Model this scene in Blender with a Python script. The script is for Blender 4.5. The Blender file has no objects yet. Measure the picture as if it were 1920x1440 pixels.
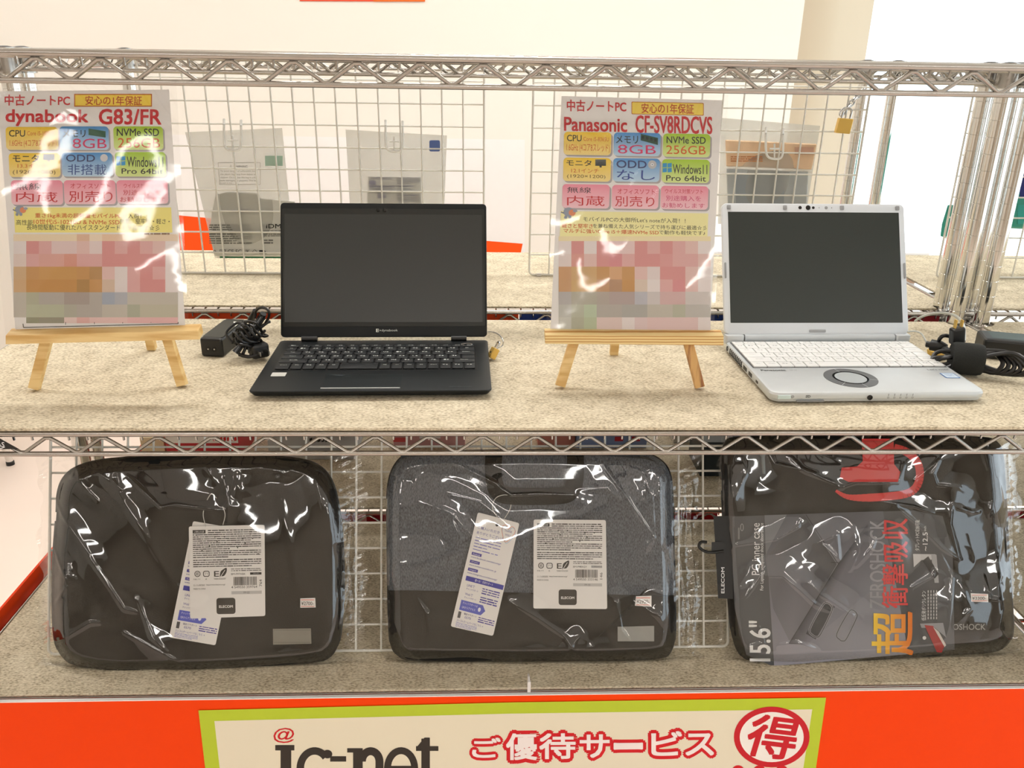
import bpy, bmesh, math, random
import numpy as np
from mathutils import Vector, Matrix

random.seed(7)
SC = bpy.context.scene
COL = SC.collection

# ------------------------------------------------------------------ camera
CAM = Vector((0.0, -0.90987, 0.41178))
YAW, PITCH, ROLL, FPX = 0.042347, 0.374279, 0.0162445, 1577.276


def cam_axes():
    cy, sy = math.cos(YAW), math.sin(YAW)
    f = Vector((sy * math.cos(PITCH), cy * math.cos(PITCH), -math.sin(PITCH)))
    r = Vector((cy, -sy, 0))
    u = r.cross(f)
    c, s = math.cos(ROLL), math.sin(ROLL)
    return r * c + u * s, u * c - r * s, f


CR, CU, CF = cam_axes()
cd = bpy.data.cameras.new('camera')
cam = bpy.data.objects.new('camera', cd)
COL.objects.link(cam)
m = Matrix((CR, CU, -CF)).transposed().to_4x4()
m.translation = CAM
cam.matrix_world = m
cd.sensor_width = 36.0
cd.lens = FPX / 1920 * 36.0
cd.clip_start = 0.02
cd.clip_end = 100
SC.camera = cam

# ------------------------------------------------------------------ view, world, light
SC.view_settings.view_transform = 'Standard'
SC.view_settings.look = 'None'
SC.view_settings.gamma = 1.0
SC.view_settings.use_curve_mapping = False
SC.view_settings.exposure = 0.14
SC.cycles.use_denoising = True
SC.cycles.max_bounces = 10
SC.cycles.transparent_max_bounces = 16
SC.cycles.sample_clamp_indirect = 6.0
SC.cycles.caustics_reflective = False
SC.cycles.caustics_refractive = False

WORLD_STRENGTH = 2.6
LAMP_STRENGTH = 1.0
LAMP_COLOR = (1.0, 0.975, 0.935)
world = bpy.data.worlds.new('daylight')
SC.world = world
world.use_nodes = True
bg = world.node_tree.nodes['Background']
bg.inputs['Color'].default_value = (0.90, 0.965, 1.0, 1)
bg.inputs['Strength'].default_value = WORLD_STRENGTH

FLOOR, CEIL = -1.09, 1.72
XL, XR, YF, YB = -4.6, 4.6, -6.4, 2.9


# ------------------------------------------------------------------ helpers
def ray(px, py):
    return CF + CR * ((px - 960) / FPX) - CU * ((py - 720) / FPX)


def onZ(px, py, z):
    d = ray(px, py)
    return CAM + d * ((z - CAM.z) / d.z)


def onY(px, py, y):
    d = ray(px, py)
    return CAM + d * ((y - CAM.y) / d.y)


class Plane:
    def __init__(s, O, n):
        s.O = Vector(O)
        s.n = Vector(n).normalized()

    def at(s, px, py, off=0.0):
        d = ray(px, py)
        o = s.O + s.n * off
        return CAM + d * ((o - CAM).dot(s.n) / d.dot(s.n))


def lean_plane(O, deg):
    a = math.radians(deg)
    return Plane(O, (0, -math.cos(a), math.sin(a)))


def lin(c):
    o = []
    for v in c[:3]:
        v = v / 255.0
        o.append(v / 12.92 if v <= 0.04045 else ((v + 0.055) / 1.055) ** 2.4)
    return tuple(o) + (1.0,)


MATS = {}


def new_mat(name):
    mt = bpy.data.materials.new(name)
    mt.use_nodes = True
    nt = mt.node_tree
    return mt, nt, nt.nodes['Principled BSDF']


def mat(name, rgb=(200, 200, 200), rough=0.5, metal=0.0, vary=0.05, scale=30.0, bump=0.0, spec=0.5, coat=0.0):
    """plain procedural material: a noise shifts the colour slightly"""
    if name in MATS:
        return MATS[name]
    mt, nt, b = new_mat(name)
    N, L = nt.nodes, nt.links
    tc = N.new('ShaderNodeTexCoord')
    no = N.new('ShaderNodeTexNoise')
    no.inputs['Scale'].default_value = scale
    no.inputs['Detail'].default_value = 3
    L.new(tc.outputs['Object'], no.inputs['Vector'])
    mx = N.new('ShaderNodeMix')
    mx.data_type = 'RGBA'
    c = lin(rgb)
    mx.inputs[6].default_value = tuple(v * (1 - vary) for v in c[:3]) + (1,)
    mx.inputs[7].default_value = tuple(min(1, v * (1 + vary)) for v in c[:3]) + (1,)
    L.new(no.outputs['Fac'], mx.inputs[0])
    L.new(mx.outputs[2], b.inputs['Base Color'])
    b.inputs['Roughness'].default_value = rough
    b.inputs['Metallic'].default_value = metal
    b.inputs['Specular IOR Level'].default_value = spec
    b.inputs['Coat Weight'].default_value = coat
    if bump:
        bp = N.new('ShaderNodeBump')
        bp.inputs['Strength'].default_value = bump
        bp.inputs['Distance'].default_value = 0.001
        L.new(no.outputs['Fac'], bp.inputs['Height'])
        L.new(bp.outputs['Normal'], b.inputs['Normal'])
    MATS[name] = mt
    return mt


def carpet_mat():
    mt, nt, b = new_mat('carpet')
    N, L = nt.nodes, nt.links
    tc = N.new('ShaderNodeTexCoord')
    n1 = N.new('ShaderNodeTexNoise')
    n1.inputs['Scale'].default_value = 420
    n1.inputs['Detail'].default_value = 3
    n2 = N.new('ShaderNodeTexNoise')
    n2.inputs['Scale'].default_value = 38
    n2.inputs['Detail'].default_value = 5
    mp = N.new('ShaderNodeMapping')
    mp.inputs['Scale'].default_value = (0.6, 1.2, 1)
    L.new(tc.outputs['Object'], mp.inputs['Vector'])
    L.new(mp.outputs['Vector'], n1.inputs['Vector'])
    L.new(tc.outputs['Object'], n2.inputs['Vector'])
    ad = N.new('ShaderNodeMath')
    ad.operation = 'MULTIPLY_ADD'
    ad.inputs[1].default_value = 0.72
    L.new(n1.outputs['Fac'], ad.inputs[0])
    m2 = N.new('ShaderNodeMath')
    m2.operation = 'MULTIPLY'
    m2.inputs[1].default_value = 0.28
    L.new(n2.outputs['Fac'], m2.inputs[0])
    L.new(m2.outputs[0], ad.inputs[2])
    cr = N.new('ShaderNodeValToRGB')
    e = cr.color_ramp.elements
    e[0].position, e[0].color = 0.33, lin((154, 141, 118))
    e[1].position, e[1].color = 0.66, lin((235, 225, 202))
    x = cr.color_ramp.elements.new(0.48)
    x.color = lin((209, 196, 170))
    L.new(ad.outputs[0], cr.inputs['Fac'])
    L.new(cr.outputs['Color'], b.inputs['Base Color'])
    b.inputs['Roughness'].default_value = 0.95
    b.inputs['Specular IOR Level'].default_value = 0.1
    bp = N.new('ShaderNodeBump')
    bp.inputs['Strength'].default_value = 0.7
    bp.inputs['Distance'].default_value = 0.0016
    L.new(n1.outputs['Fac'], bp.inputs['Height'])
    L.new(bp.outputs['Normal'], b.inputs['Normal'])
    return mt


def wood_mat(name, base, dark, axis=(1, 1, 1), scale=60):
    mt, nt, b = new_mat(name)
    N, L = nt.nodes, nt.links
    tc = N.new('ShaderNodeTexCoord')
    mp = N.new('ShaderNodeMapping')
    mp.inputs['Scale'].default_value = axis
    wv = N.new('ShaderNodeTexNoise')
    wv.inputs['Scale'].default_value = scale
    wv.inputs['Detail'].default_value = 4
    cr = N.new('ShaderNodeValToRGB')
    e = cr.color_ramp.elements
    e[0].position, e[0].color = 0.36, lin(dark)
    e[1].position, e[1].color = 0.58, lin(base)
    L.new(tc.outputs['Object'], mp.inputs['Vector'])
    L.new(mp.outputs['Vector'], wv.inputs['Vector'])
    L.new(wv.outputs['Fac'], cr.inputs['Fac'])
    L.new(cr.outputs['Color'], b.inputs['Base Color'])
    b.inputs['Roughness'].default_value = 0.55
    return mt


def striped_wood():
    """laminated pine seen on edge: regular growth-ring stripes"""
    mt, nt, b = new_mat('striped_pine')
    N, L = nt.nodes, nt.links
    tc = N.new('ShaderNodeTexCoord')
    wv = N.new('ShaderNodeTexWave')
    wv.bands_direction = 'Z'
    wv.inputs['Scale'].default_value = 90
    wv.inputs['Distortion'].default_value = 0.8
    wv.inputs['Detail Scale'].default_value = 0.4
    cr = N.new('ShaderNodeValToRGB')
    e = cr.color_ramp.elements
    e[0].position, e[0].color = 0.05, lin((196, 140, 70))
    e[1].position, e[1].color = 0.45, lin((240, 212, 150))
    L.new(tc.outputs['Object'], wv.inputs['Vector'])
    L.new(wv.outputs['Fac'], cr.inputs['Fac'])
    L.new(cr.outputs['Color'], b.inputs['Base Color'])
    b.inputs['Roughness'].default_value = 0.55
    return mt


def film_mat(name, rough=0.05, tint=(255, 255, 255), haze=0.0, ior=1.5, gain=1.0):
    """thin clear plastic film: fresnel reflection over straight transmission"""
    mt = bpy.data.materials.new(name)
    mt.use_nodes = True
    nt = mt.node_tree
    N, L = nt.nodes, nt.links
    N.remove(N['Principled BSDF'])
    out = N['Material Output']
    tr = N.new('ShaderNodeBsdfTransparent')
    tr.inputs['Color'].default_value = lin(tint)
    gl = N.new('ShaderNodeBsdfAnisotropic')
    gl.inputs['Roughness'].default_value = rough
    # Schlick reflectance from the facing angle, the same on both sides of the film
    ge = N.new('ShaderNodeNewGeometry')
    dt = N.new('ShaderNodeVectorMath')
    dt.operation = 'DOT_PRODUCT'
    L.new(ge.outputs['Normal'], dt.inputs[0])
    L.new(ge.outputs['Incoming'], dt.inputs[1])
    chain = dt.outputs['Value']
    f0 = ((ior - 1) / (ior + 1)) ** 2
    for op, v, swap in (('ABSOLUTE', 0, 0), ('SUBTRACT', 1.0, 1), ('POWER', 5.0, 0), ('MULTIPLY', 1 - f0, 0), ('ADD', f0, 0)):
        q = N.new('ShaderNodeMath')
        q.operation = op
        L.new(chain, q.inputs[1 if swap else 0])
        if op != 'ABSOLUTE':
            q.inputs[0 if swap else 1].default_value = v
        chain = q.outputs[0]
    no = N.new('ShaderNodeTexNoise')
    no.inputs['Scale'].default_value = 25
    bp = N.new('ShaderNodeBump')
    bp.inputs['Strength'].default_value = 0.12
    bp.inputs['Distance'].default_value = 0.002
    tc = N.new('ShaderNodeTexCoord')
    L.new(tc.outputs['Object'], no.inputs['Vector'])
    L.new(no.outputs['Fac'], bp.inputs['Height'])
    L.new(bp.outputs['Normal'], gl.inputs['Normal'])
    mu = N.new('ShaderNodeMath')
    mu.operation = 'MULTIPLY'
    mu.inputs[1].default_value = gain
    mu.use_clamp = True
    L.new(chain, mu.inputs[0])
    mx = N.new('ShaderNodeMixShader')
    L.new(mu.outputs[0], mx.inputs['Fac'])
    L.new(gl.outputs[0], mx.inputs[2])
    if haze > 0:
        df = N.new('ShaderNodeBsdfDiffuse')
        df.inputs['Color'].default_value = (0.82, 0.82, 0.80, 1)
        tl = N.new('ShaderNodeBsdfTranslucent')
        tl.inputs['Color'].default_value = (0.82, 0.82, 0.80, 1)
        dm = N.new('ShaderNodeMixShader')
        dm.inputs['Fac'].default_value = 0.45
        L.new(df.outputs[0], dm.inputs[1])
        L.new(tl.outputs[0], dm.inputs[2])
        hz = N.new('ShaderNodeMixShader')
        hz.inputs['Fac'].default_value = haze
        L.new(tr.outputs[0], hz.inputs[1])
        L.new(dm.outputs[0], hz.inputs[2])
        L.new(hz.outputs[0], mx.inputs[1])
    else:
        L.new(tr.outputs[0], mx.inputs[1])
    L.new(mx.outputs[0], out.inputs['Surface'])
    return mt


def ink_mat():
    mt, nt, b = new_mat('printed_ink')
    a = nt.nodes.new('ShaderNodeAttribute')
    a.attribute_name = 'ink'
    nt.links.new(a.outputs['Color'], b.inputs['Base Color'])
    b.inputs['Roughness'].default_value = 0.5
    b.inputs['Specular IOR Level'].default_value = 0.3
    return mt


def emit_mat(name, col, st):
    mt = bpy.data.materials.new(name)
    mt.use_nodes = True
    nt = mt.node_tree
    nt.nodes.remove(nt.nodes['Principled BSDF'])
    e = nt.nodes.new('ShaderNodeEmission')
    e.inputs['Color'].default_value = tuple(col) + (1,)
    e.inputs['Strength'].default_value = st
    nt.links.new(e.outputs[0], nt.nodes['Material Output'].inputs['Surface'])
    return mt


def bag_two_tone():
    """heather grey cloth above, plain black below a straight seam"""
    mt, nt, b = new_mat('heather_cloth')
    N, L = nt.nodes, nt.links
    tc = N.new('ShaderNodeTexCoord')
    mp = N.new('ShaderNodeMapping')
    mp.inputs['Scale'].default_value = (800, 800, 40)
    no = N.new('ShaderNodeTexNoise')
    no.inputs['Scale'].default_value = 1
    no.inputs['Detail'].default_value = 2
    L.new(tc.outputs['Object'], mp.inputs['Vector'])
    L.new(mp.outputs['Vector'], no.inputs['Vector'])
    cr = N.new('ShaderNodeValToRGB')
    e = cr.color_ramp.elements
    e[0].position, e[0].color = 0.3, lin((58, 62, 68))
    e[1].position, e[1].color = 0.7, lin((108, 114, 122))
    L.new(no.outputs['Fac'], cr.inputs['Fac'])
    L.new(cr.outputs['Color'], b.inputs['Base Color'])
    b.inputs['Roughness'].default_value = 0.9
    return mt


CARPET = carpet_mat()
CHROME = mat('chrome', (225, 224, 220), 0.10, 1.0, 0.02)
CHROME_DULL = mat('zinc_plated_steel', (186, 183, 178), 0.2, 1.0, 0.03)
WHITEWIRE = mat('white_coated_wire', (236, 234, 226), 0.4)
BLACK = mat('black_plastic', (20, 21, 21), 0.42, 0, 0.1)
BLACKCABLE = mat('black_cable', (14, 14, 14), 0.35, 0, 0.1)
BRASS = mat('brass', (224, 186, 98), 0.35, 0.55, 0.06)
STEEL = mat('steel', (190, 190, 188), 0.25, 1.0, 0.04)
PINE = wood_mat('pale_pine', (240, 208, 146), (216, 172, 104), (0.15, 1, 1.6), 70)
PINE_RED = wood_mat('reddish_pine', (222, 176, 112), (150, 92, 56), (1.6, 1, 0.12), 70)
PINE_STRIPE = striped_wood()
ORANGE = mat('orange_board', (255, 70, 0), 0.5, 0, 0.03, spec=.15)
WHITE = mat('white_plastic', (240, 240, 238), 0.4, 0, 0.02)
PAPER = mat('white_paper', (242, 239, 236), 0.6, 0, 0.015)
INK = ink_mat()
FILM = film_mat('clear_film', 0.045, (253, 253, 252), gain=2.6)
SLEEVE = film_mat('sleeve_film', 0.05, (252, 252, 252), gain=1.3, haze=0.015)
POUCH = film_mat('frosted_film', 0.25, (244, 244, 240), haze=0.42)

W = {}


class MB:
    def __init__(s):
        s.v, s.f, s.m = [], [], []

    def add(s, verts, faces, mi=0):
        b = len(s.v)
        s.v += [Vector(p) for p in verts]
        for f in faces:
            s.f.append([i + b for i in f])
            s.m.append(mi)

    def obox(s, c, ax, ay, az, mi=0):
        c, ax, ay, az = Vector(c), Vector(ax), Vector(ay), Vector(az)
        vs = [c + ax * i + ay * j + az * k for k in (-1, 1) for j in (-1, 1) for i in (-1, 1)]
        s.add(vs, [(0, 2, 3, 1), (4, 5, 7, 6), (0, 1, 5, 4), (2, 6, 7, 3), (0, 4, 6, 2), (1, 3, 7, 5)], mi)

    def box(s, x0, x1, y0, y1, z0, z1, mi=0):
        s.obox(((x0 + x1) / 2, (y0 + y1) / 2, (z0 + z1) / 2), ((x1 - x0) / 2, 0, 0), (0, (y1 - y0) / 2, 0), (0, 0, (z1 - z0) / 2), mi)

    def tube(s, pts, r, n=8, closed=False, mi=0):
        pts = [Vector(p) for p in pts]
        L = len(pts)
        rr = r if isinstance(r, (list, tuple)) else [r] * L
        prev = None
        vs = []
        for i, p in enumerate(pts):
            if closed:
                t = pts[(i + 1) % L] - pts[i - 1]
            else:
                t = pts[min(i + 1, L - 1)] - pts[max(i - 1, 0)]
            if t.length < 1e-9:
                t = Vector((0, 0, 1))
            t.normalize()
            if prev is None:
                a = Vector((0, 0, 1)) if abs(t.z) < 0.9 else Vector((1, 0, 0))
                u = t.cross(a).normalized()
            else:
                u = prev - t * prev.dot(t)
                u = u.normalized() if u.length > 1e-6 else t.orthogonal().normalized()
            prev = u
            w = t.cross(u)
            for k in range(n):
                a = 2 * math.pi * k / n
                vs.append(p + (u * math.cos(a) + w * math.sin(a)) * rr[i])
        fs = []
        for i in range(L if closed else L - 1):
            j = (i + 1) % L
            for k in range(n):
                fs.append((i * n + k, i * n + (k + 1) % n, j * n + (k + 1) % n, j * n + k))
        if not closed:
            fs.append(tuple(range(n))[::-1])
            fs.append(tuple((L - 1) * n + k for k in range(n)))
        s.add(vs, fs, mi)

    def lathe(s, prof, o, n=24, axis=(0, 0, 1), mi=0):
        o, t = Vector(o), Vector(axis).normalized()
        u = t.orthogonal().normalized()
        w = t.cross(u)
        vs, fs = [], []
        for r, z in prof:
            for k in range(n):
                a = 2 * math.pi * k / n
                vs.append(o + t * z + (u * math.cos(a) + w * math.sin(a)) * r)
        for i in range(len(prof) - 1):
            for k in range(n):
                fs.append((i * n + k, i * n + (k + 1) % n, (i + 1) * n + (k + 1) % n, (i + 1) * n + k))
        fs.append(tuple(range(n))[::-1])
        fs.append(tuple((len(prof) - 1) * n + k for k in range(n)))
        s.add(vs, fs, mi)

    def prism(s, lo, hi, mi=0):
        """two matching loops of 3-D points closed into a solid"""
        n = len(lo)
        s.add(list(lo) + list(hi), [tuple(range(n))[::-1], tuple(range(n, 2 * n))] + [(i, (i + 1) % n, n + (i + 1) % n, n + i) for i in range(n)], mi)

    def loops(s, loops, mi=0, caps=True):
        n = len(loops[0])
        vs = [p for l in loops for p in l]
        fs = []
        for i in range(len(loops) - 1):
            for k in range(n):
                fs.append((i * n + k, i * n + (k + 1) % n, (i + 1) * n + (k + 1) % n, (i + 1) * n + k))
        if caps:
            fs.append(tuple(range(n))[::-1])
            fs.append(tuple((len(loops) - 1) * n + k for k in range(n)))
        s.add(vs, fs, mi)

    def build(s, name, mats, parent=None, smooth=False, bevel=0, fix=True, sharp=40):
        if not isinstance(mats, (list, tuple)):
            mats = [mats]
        if parent is None:
            c = Vector((0, 0, 0))
            xs = [p.x for p in s.v]; ys = [p.y for p in s.v]; zs = [p.z for p in s.v]
            M = Matrix.Translation(((min(xs) + max(xs)) / 2, (min(ys) + max(ys)) / 2, min(zs)))
        else:
            M = W[parent]
        inv = M.inverted()
        me = bpy.data.meshes.new(name)
        me.from_pydata([inv @ p for p in s.v], [], s.f)
        for mt in mats:
            me.materials.append(mt)
        for p, mi in zip(me.polygons, s.m):
            p.material_index = mi
        if fix:
            bm = bmesh.new()
            bm.from_mesh(me)
            bmesh.ops.recalc_face_normals(bm, faces=bm.faces)
            bm.to_mesh(me)
            bm.free()
        o = bpy.data.objects.new(name, me)
        COL.objects.link(o)
        if parent is None:
            o.matrix_world = M
        else:
            o.parent = parent
        W[o] = M
        if smooth:
            me.shade_smooth()
            if sharp:
                me.set_sharp_from_angle(angle=math.radians(sharp))
        if bevel:
            b = o.modifiers.new('bevel', 'BEVEL')
            b.width = bevel
            b.segments = 2
            b.limit_method = 'ANGLE'
            b.angle_limit = math.radians(40)
        return o


def tag(o, label, cat, group=None):
    o['label'] = label
    o['category'] = cat
    if group:
        o['group'] = group
    return o


def struct(o):
    o['kind'] = 'structure'
    return o


def thing(name, label, cat, loc=(0, 0, 0), rot=0, group=None):
    o = bpy.data.objects.new(name, None)
    o.empty_display_size = 0.05
    COL.objects.link(o)
    o.location = loc
    o.rotation_euler = (0, 0, rot)
    W[o] = Matrix.Translation(loc) @ Matrix.Rotation(rot, 4, 'Z')
    return tag(o, label, cat, group)


# ---- text and print
_TXT = {}


def text_geo(s, bold=0.0):
    k = (s, bold)
    if k in _TXT:
        return _TXT[k]
    cu = bpy.data.curves.new('lettering', 'FONT')
    cu.body = s
    cu.size = 1
    cu.offset = bold
    cu.resolution_u = 3
    ob = bpy.data.objects.new('lettering', cu)
    COL.objects.link(ob)
    bpy.context.view_layer.update()
    me = ob.to_mesh()
    vs = [(v.co.x, v.co.y) for v in me.vertices]
    fs = [tuple(p.vertices) for p in me.polygons]
    ob.to_mesh_clear()
    bpy.data.objects.remove(ob)
    bpy.data.curves.remove(cu)
    x0 = min(v[0] for v in vs); x1 = max(v[0] for v in vs)
    y0 = min(v[1] for v in vs); y1 = max(v[1] for v in vs)
    _TXT[k] = ([((x - x0) / (x1 - x0), (y - y0) / (y1 - y0)) for x, y in vs], fs)
    return _TXT[k]


class Ink:
    """flat print on a plane; colours kept per corner"""

    def __init__(s, at, base=0.0003):
        s.at, s.base = at, base
        s.v, s.f, s.c = [], [], []

    def poly(s, pts, col, layer=0, cols=None):
        b = len(s.v)
        e = (len(s.f) % 40) * 1.5e-6          # overlapping pieces never share one exact plane
        s.v += [s.at(x, y, s.base + layer * 0.00012 + e) for x, y in pts]
        s.f.append(list(range(b, b + len(pts))))
        s.c.append([lin(c) for c in cols] if cols else [lin(col)] * len(pts))

    def quad(s, x0, y0, x1, y1, sh=0, sv=0):
        cx, cy, w, h = (x0 + x1) / 2, (y0 + y1) / 2, (x1 - x0) / 2, (y1 - y0) / 2
        return [(cx + a * w + b * h * sv, cy + b * h + a * w * sh) for a, b in ((-1, -1), (1, -1), (1, 1), (-1, 1))]

    def rect(s, x0, y0, x1, y1, col, layer=0, sh=0, sv=0, bot=None):
        s.poly(s.quad(x0, y0, x1, y1, sh, sv), col, layer, [col, col, bot, bot] if bot else None)

    def rrect(s, x0, y0, x1, y1, r, col, layer=0, sh=0, sv=0, bot=None):
        cx, cy = (x0 + x1) / 2, (y0 + y1) / 2
        pts, cols = [], []
        for qx, qy, a0 in ((x1 - r, y0 + r, -90), (x1 - r, y1 - r, 0), (x0 + r, y1 - r, 90), (x0 + r, y0 + r, 180)):
            for k in range(6):
                a = math.radians(a0 + 18 * k)
                x, y = qx + r * math.cos(a) - cx, qy + r * math.sin(a) - cy
                pts.append((cx + x + y * sv, cy + y + x * sh))
                if bot:
                    t = (y + cy - y0) / (y1 - y0)
                    cols.append(tuple(col[i] * (1 - t) + bot[i] * t for i in range(3)))
        s.poly(pts, col, layer, cols if bot else None)

    def disc(s, cx, cy, rx, ry, col, layer=0, n=28):
        s.poly([(cx + rx * math.cos(2 * math.pi * k / n), cy + ry * math.sin(2 * math.pi * k / n)) for k in range(n)], col, layer)

    def ring(s, cx, cy, rx, ry, w, col, layer=0, n=36, a0=0, a1=360):
        p = []
        for k in range(n + 1):
            a = math.radians(a0 + (a1 - a0) * k / n)
            p.append((cx + rx * math.cos(a), cy + ry * math.sin(a), cx + (rx - w) * math.cos(a), cy + (ry - w) * math.sin(a)))
        for q, t in zip(p, p[1:]):
            s.poly([(q[0], q[1]), (t[0], t[1]), (t[2], t[3]), (q[2], q[3])], col, layer)

    def line(s, pts, w, col, layer=0):
        for (xa, ya), (xb, yb) in zip(pts, pts[1:]):
            dx, dy = xb - xa, yb - ya
            l = math.hypot(dx, dy) or 1
            nx, ny = -dy / l * w / 2, dx / l * w / 2
            s.poly([(xa + nx, ya + ny), (xb + nx, yb + ny), (xb - nx, yb - ny), (xa - nx, ya - ny)], col, layer)

    def text(s, t, x0, y0, x1, y1, col, layer=2, bold=0.0, sh=0, sv=0, rot=0, bot=None):
        if bold:
            # dense characters: thicken by overprinting shifted copies
            em = (y1 - y0) if rot == 0 else (x1 - x0)
            d = bold * em * .8
            n = 4 if bold < .05 else 12
            for k in range(n):
                a = 2 * math.pi * (k + .5) / n
                s.text(t, x0 + d * math.cos(a), y0 + d * math.sin(a), x1 + d * math.cos(a), y1 + d * math.sin(a), col, layer - .08 * (k + 1), 0, sh, sv, rot, bot)
        vs, fs = text_geo(t)
        cx, cy, w, h = (x0 + x1) / 2, (y0 + y1) / 2, x1 - x0, y1 - y0
        b = len(s.v)
        ts = []
        for a, c in vs:
            if rot == 0:
                dx, dy = (a - .5) * w, (.5 - c) * h
            elif rot == 90:      # reads upwards
                dx, dy = (.5 - c) * w * 1.0, (.5 - a) * h
            x, y = cx + dx + dy * sv, cy + dy + dx * sh
            s.v.append(s.at(x, y, s.base + layer * 0.00012))
            ts.append((dy / h + .5) if rot == 0 else (dx / w + .5))
        lc = lin(col)
        for f in fs:
            s.f.append([i + b for i in f])
            if bot:
                s.c.append([lin(tuple(col[i] * (1 - ts[k]) + bot[i] * ts[k] for i in range(3))) for k in f])
            else:
                s.c.append([lc] * len(f))

    def greek(s, x0, y0, x1, y1, rows, col, layer=1, sh=0, sv=0, fill=0.55, gap=0.35, dots=True):
        """illegibly small print: rows of short dashes"""
        rn = random.Random(int(x0 * 7 + y0 * 13))
        cx, cy = (x0 + x1) / 2, (y0 + y1) / 2
        rh = (y1 - y0) / rows
        for r in range(rows):
            yc = y0 + (r + .5) * rh
            x = x0
            end = x1 if r % 4 != 3 else x0 + (x1 - x0) * rn.uniform(.5, .95)
            while x < end - 1:
                l = min(rn.uniform(.8, 3.2) * rh, end - x)
                hh = rh * fill / 2 * rn.uniform(.7, 1.1)
                q = [(x, yc - hh), (x + l, yc - hh), (x + l, yc + hh), (x, yc + hh)]
                s.poly([(cx + (a - cx) + (c - cy) * sv, cy + (c - cy) + (a - cx) * sh) for a, c in q], col, layer)
                x += l + rh * gap * rn.uniform(.4, 1.2)

    def barcode(s, x0, y0, x1, y1, col=(30, 30, 30), layer=1, sh=0, sv=0):
        rn = random.Random(int(x0))
        x = x0
        while x < x1:
            w = rn.choice((.5, .5, .9, 1.3)) * (x1 - x0) / 42
            s.rect(x, y0, x + w, y1, col, layer)
            x += w + rn.choice((.5, .6, 1.0)) * (x1 - x0) / 40

    def build(s, name, parent=None):
        mb = MB()
        mb.v, mb.f, mb.m = s.v, s.f, [0] * len(s.f)
        o = mb.build(name, INK, parent, fix=False)
        at = o.data.color_attributes.new('ink', 'FLOAT_COLOR', 'CORNER')
        flat = [x for cc in s.c for c in cc for x in c]
        at.data.foreach_set('color', flat)
        return o


def catmull(pts, n, closed=True):
    L = len(pts)
    out = []
    segs = L if closed else L - 1
    for i in range(segs):
        if closed:
            p = [pts[(i + k) % L] for k in (-1, 0, 1, 2)]
        else:
            p = [pts[max(0, min(L - 1, i + k))] for k in (-1, 0, 1, 2)]
        for k in range(n):
            t = k / n
            out.append(tuple(0.5 * ((2 * b) + (-a + c) * t + (2 * a - 5 * b + 4 * c - d) * t * t + (-a + 3 * b - 3 * c + d) * t ** 3)
                             for a, b, c, d in zip(*p)))
    if not closed:
        out.append(tuple(pts[-1]))
    return out


def rr_pts(x0, y0, x1, y1, r, k=5):
    pts = []
    for qx, qy, a0 in ((x1 - r, y0 + r, -90), (x1 - r, y1 - r, 0), (x0 + r, y1 - r, 90), (x0 + r, y0 + r, 180)):
        for i in range(k + 1):
            a = math.radians(a0 + 90 * i / k)
            pts.append((qx + r * math.cos(a), qy + r * math.sin(a)))
    return pts


def slab(mb, at, pts, o0, o1, mi=0):
    mb.prism([at(x, y, o0) for x, y in pts], [at(x, y, o1) for x, y in pts], mi)


# ------------------------------------------------------------------ the room
mb = MB(); mb.box(XL, XR, YF, YB + 2.0, FLOOR - 0.05, FLOOR)
struct(mb.build('floor', mat('pale_floor', (238, 222, 210), 0.35, 0, 0.03, 3)))
mb = MB(); mb.box(XL, XR, YF, YB + 0.2, CEIL, CEIL + 0.05)
struct(mb.build('ceiling', mat('ceiling_board', (240, 238, 232), 0.8, 0, 0.02, 5)))
WALLM = mat('white_wall', (240, 235, 225), 0.75, 0, 0.012, 2.5)
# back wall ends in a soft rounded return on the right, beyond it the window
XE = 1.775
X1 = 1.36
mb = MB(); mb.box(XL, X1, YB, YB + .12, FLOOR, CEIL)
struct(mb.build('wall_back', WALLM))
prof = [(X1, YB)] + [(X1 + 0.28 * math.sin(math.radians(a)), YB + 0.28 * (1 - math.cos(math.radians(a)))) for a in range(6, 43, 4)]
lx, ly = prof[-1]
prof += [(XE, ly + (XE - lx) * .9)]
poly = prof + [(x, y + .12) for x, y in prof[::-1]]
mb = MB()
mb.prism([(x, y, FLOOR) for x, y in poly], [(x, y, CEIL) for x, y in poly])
struct(mb.build('trim_1', mat('shade_toned_return', (192, 178, 154), 0.75, 0, 0.015, 2), smooth=True, sharp=30))  # darker beige puts the dimmer light on the curved wall into its colour
mb = MB(); mb.box(XL - 0.12, XL, YF, YB, FLOOR, CEIL)
struct(mb.build('wall_left', WALLM))
mb = MB(); mb.box(XL - .12, XR + .12, YF - 0.12, YF, FLOOR, CEIL)
struct(mb.build('wall_front', mat('shop_wall', (176, 164, 148), 0.7, 0, 0.25, 1.2)))
# right wall: low sill and lintel round a long shop window
mb = MB()
mb.box(XR, XR + .12, YF, YB + 2, FLOOR, -0.75)
mb.box(XR, XR + .12, YF, YB + 2, 1.45, CEIL)
for y0, y1 in ((YF, YF + 1.2), (-1.6, -1.3), (YB + 1.8, YB + 2)):
    mb.box(XR, XR + .12, y0, y1, -0.75, 1.45)
struct(mb.build('wall_right', WALLM))
PANE = film_mat('window_glass', 0.01, (250, 253, 255))


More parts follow.
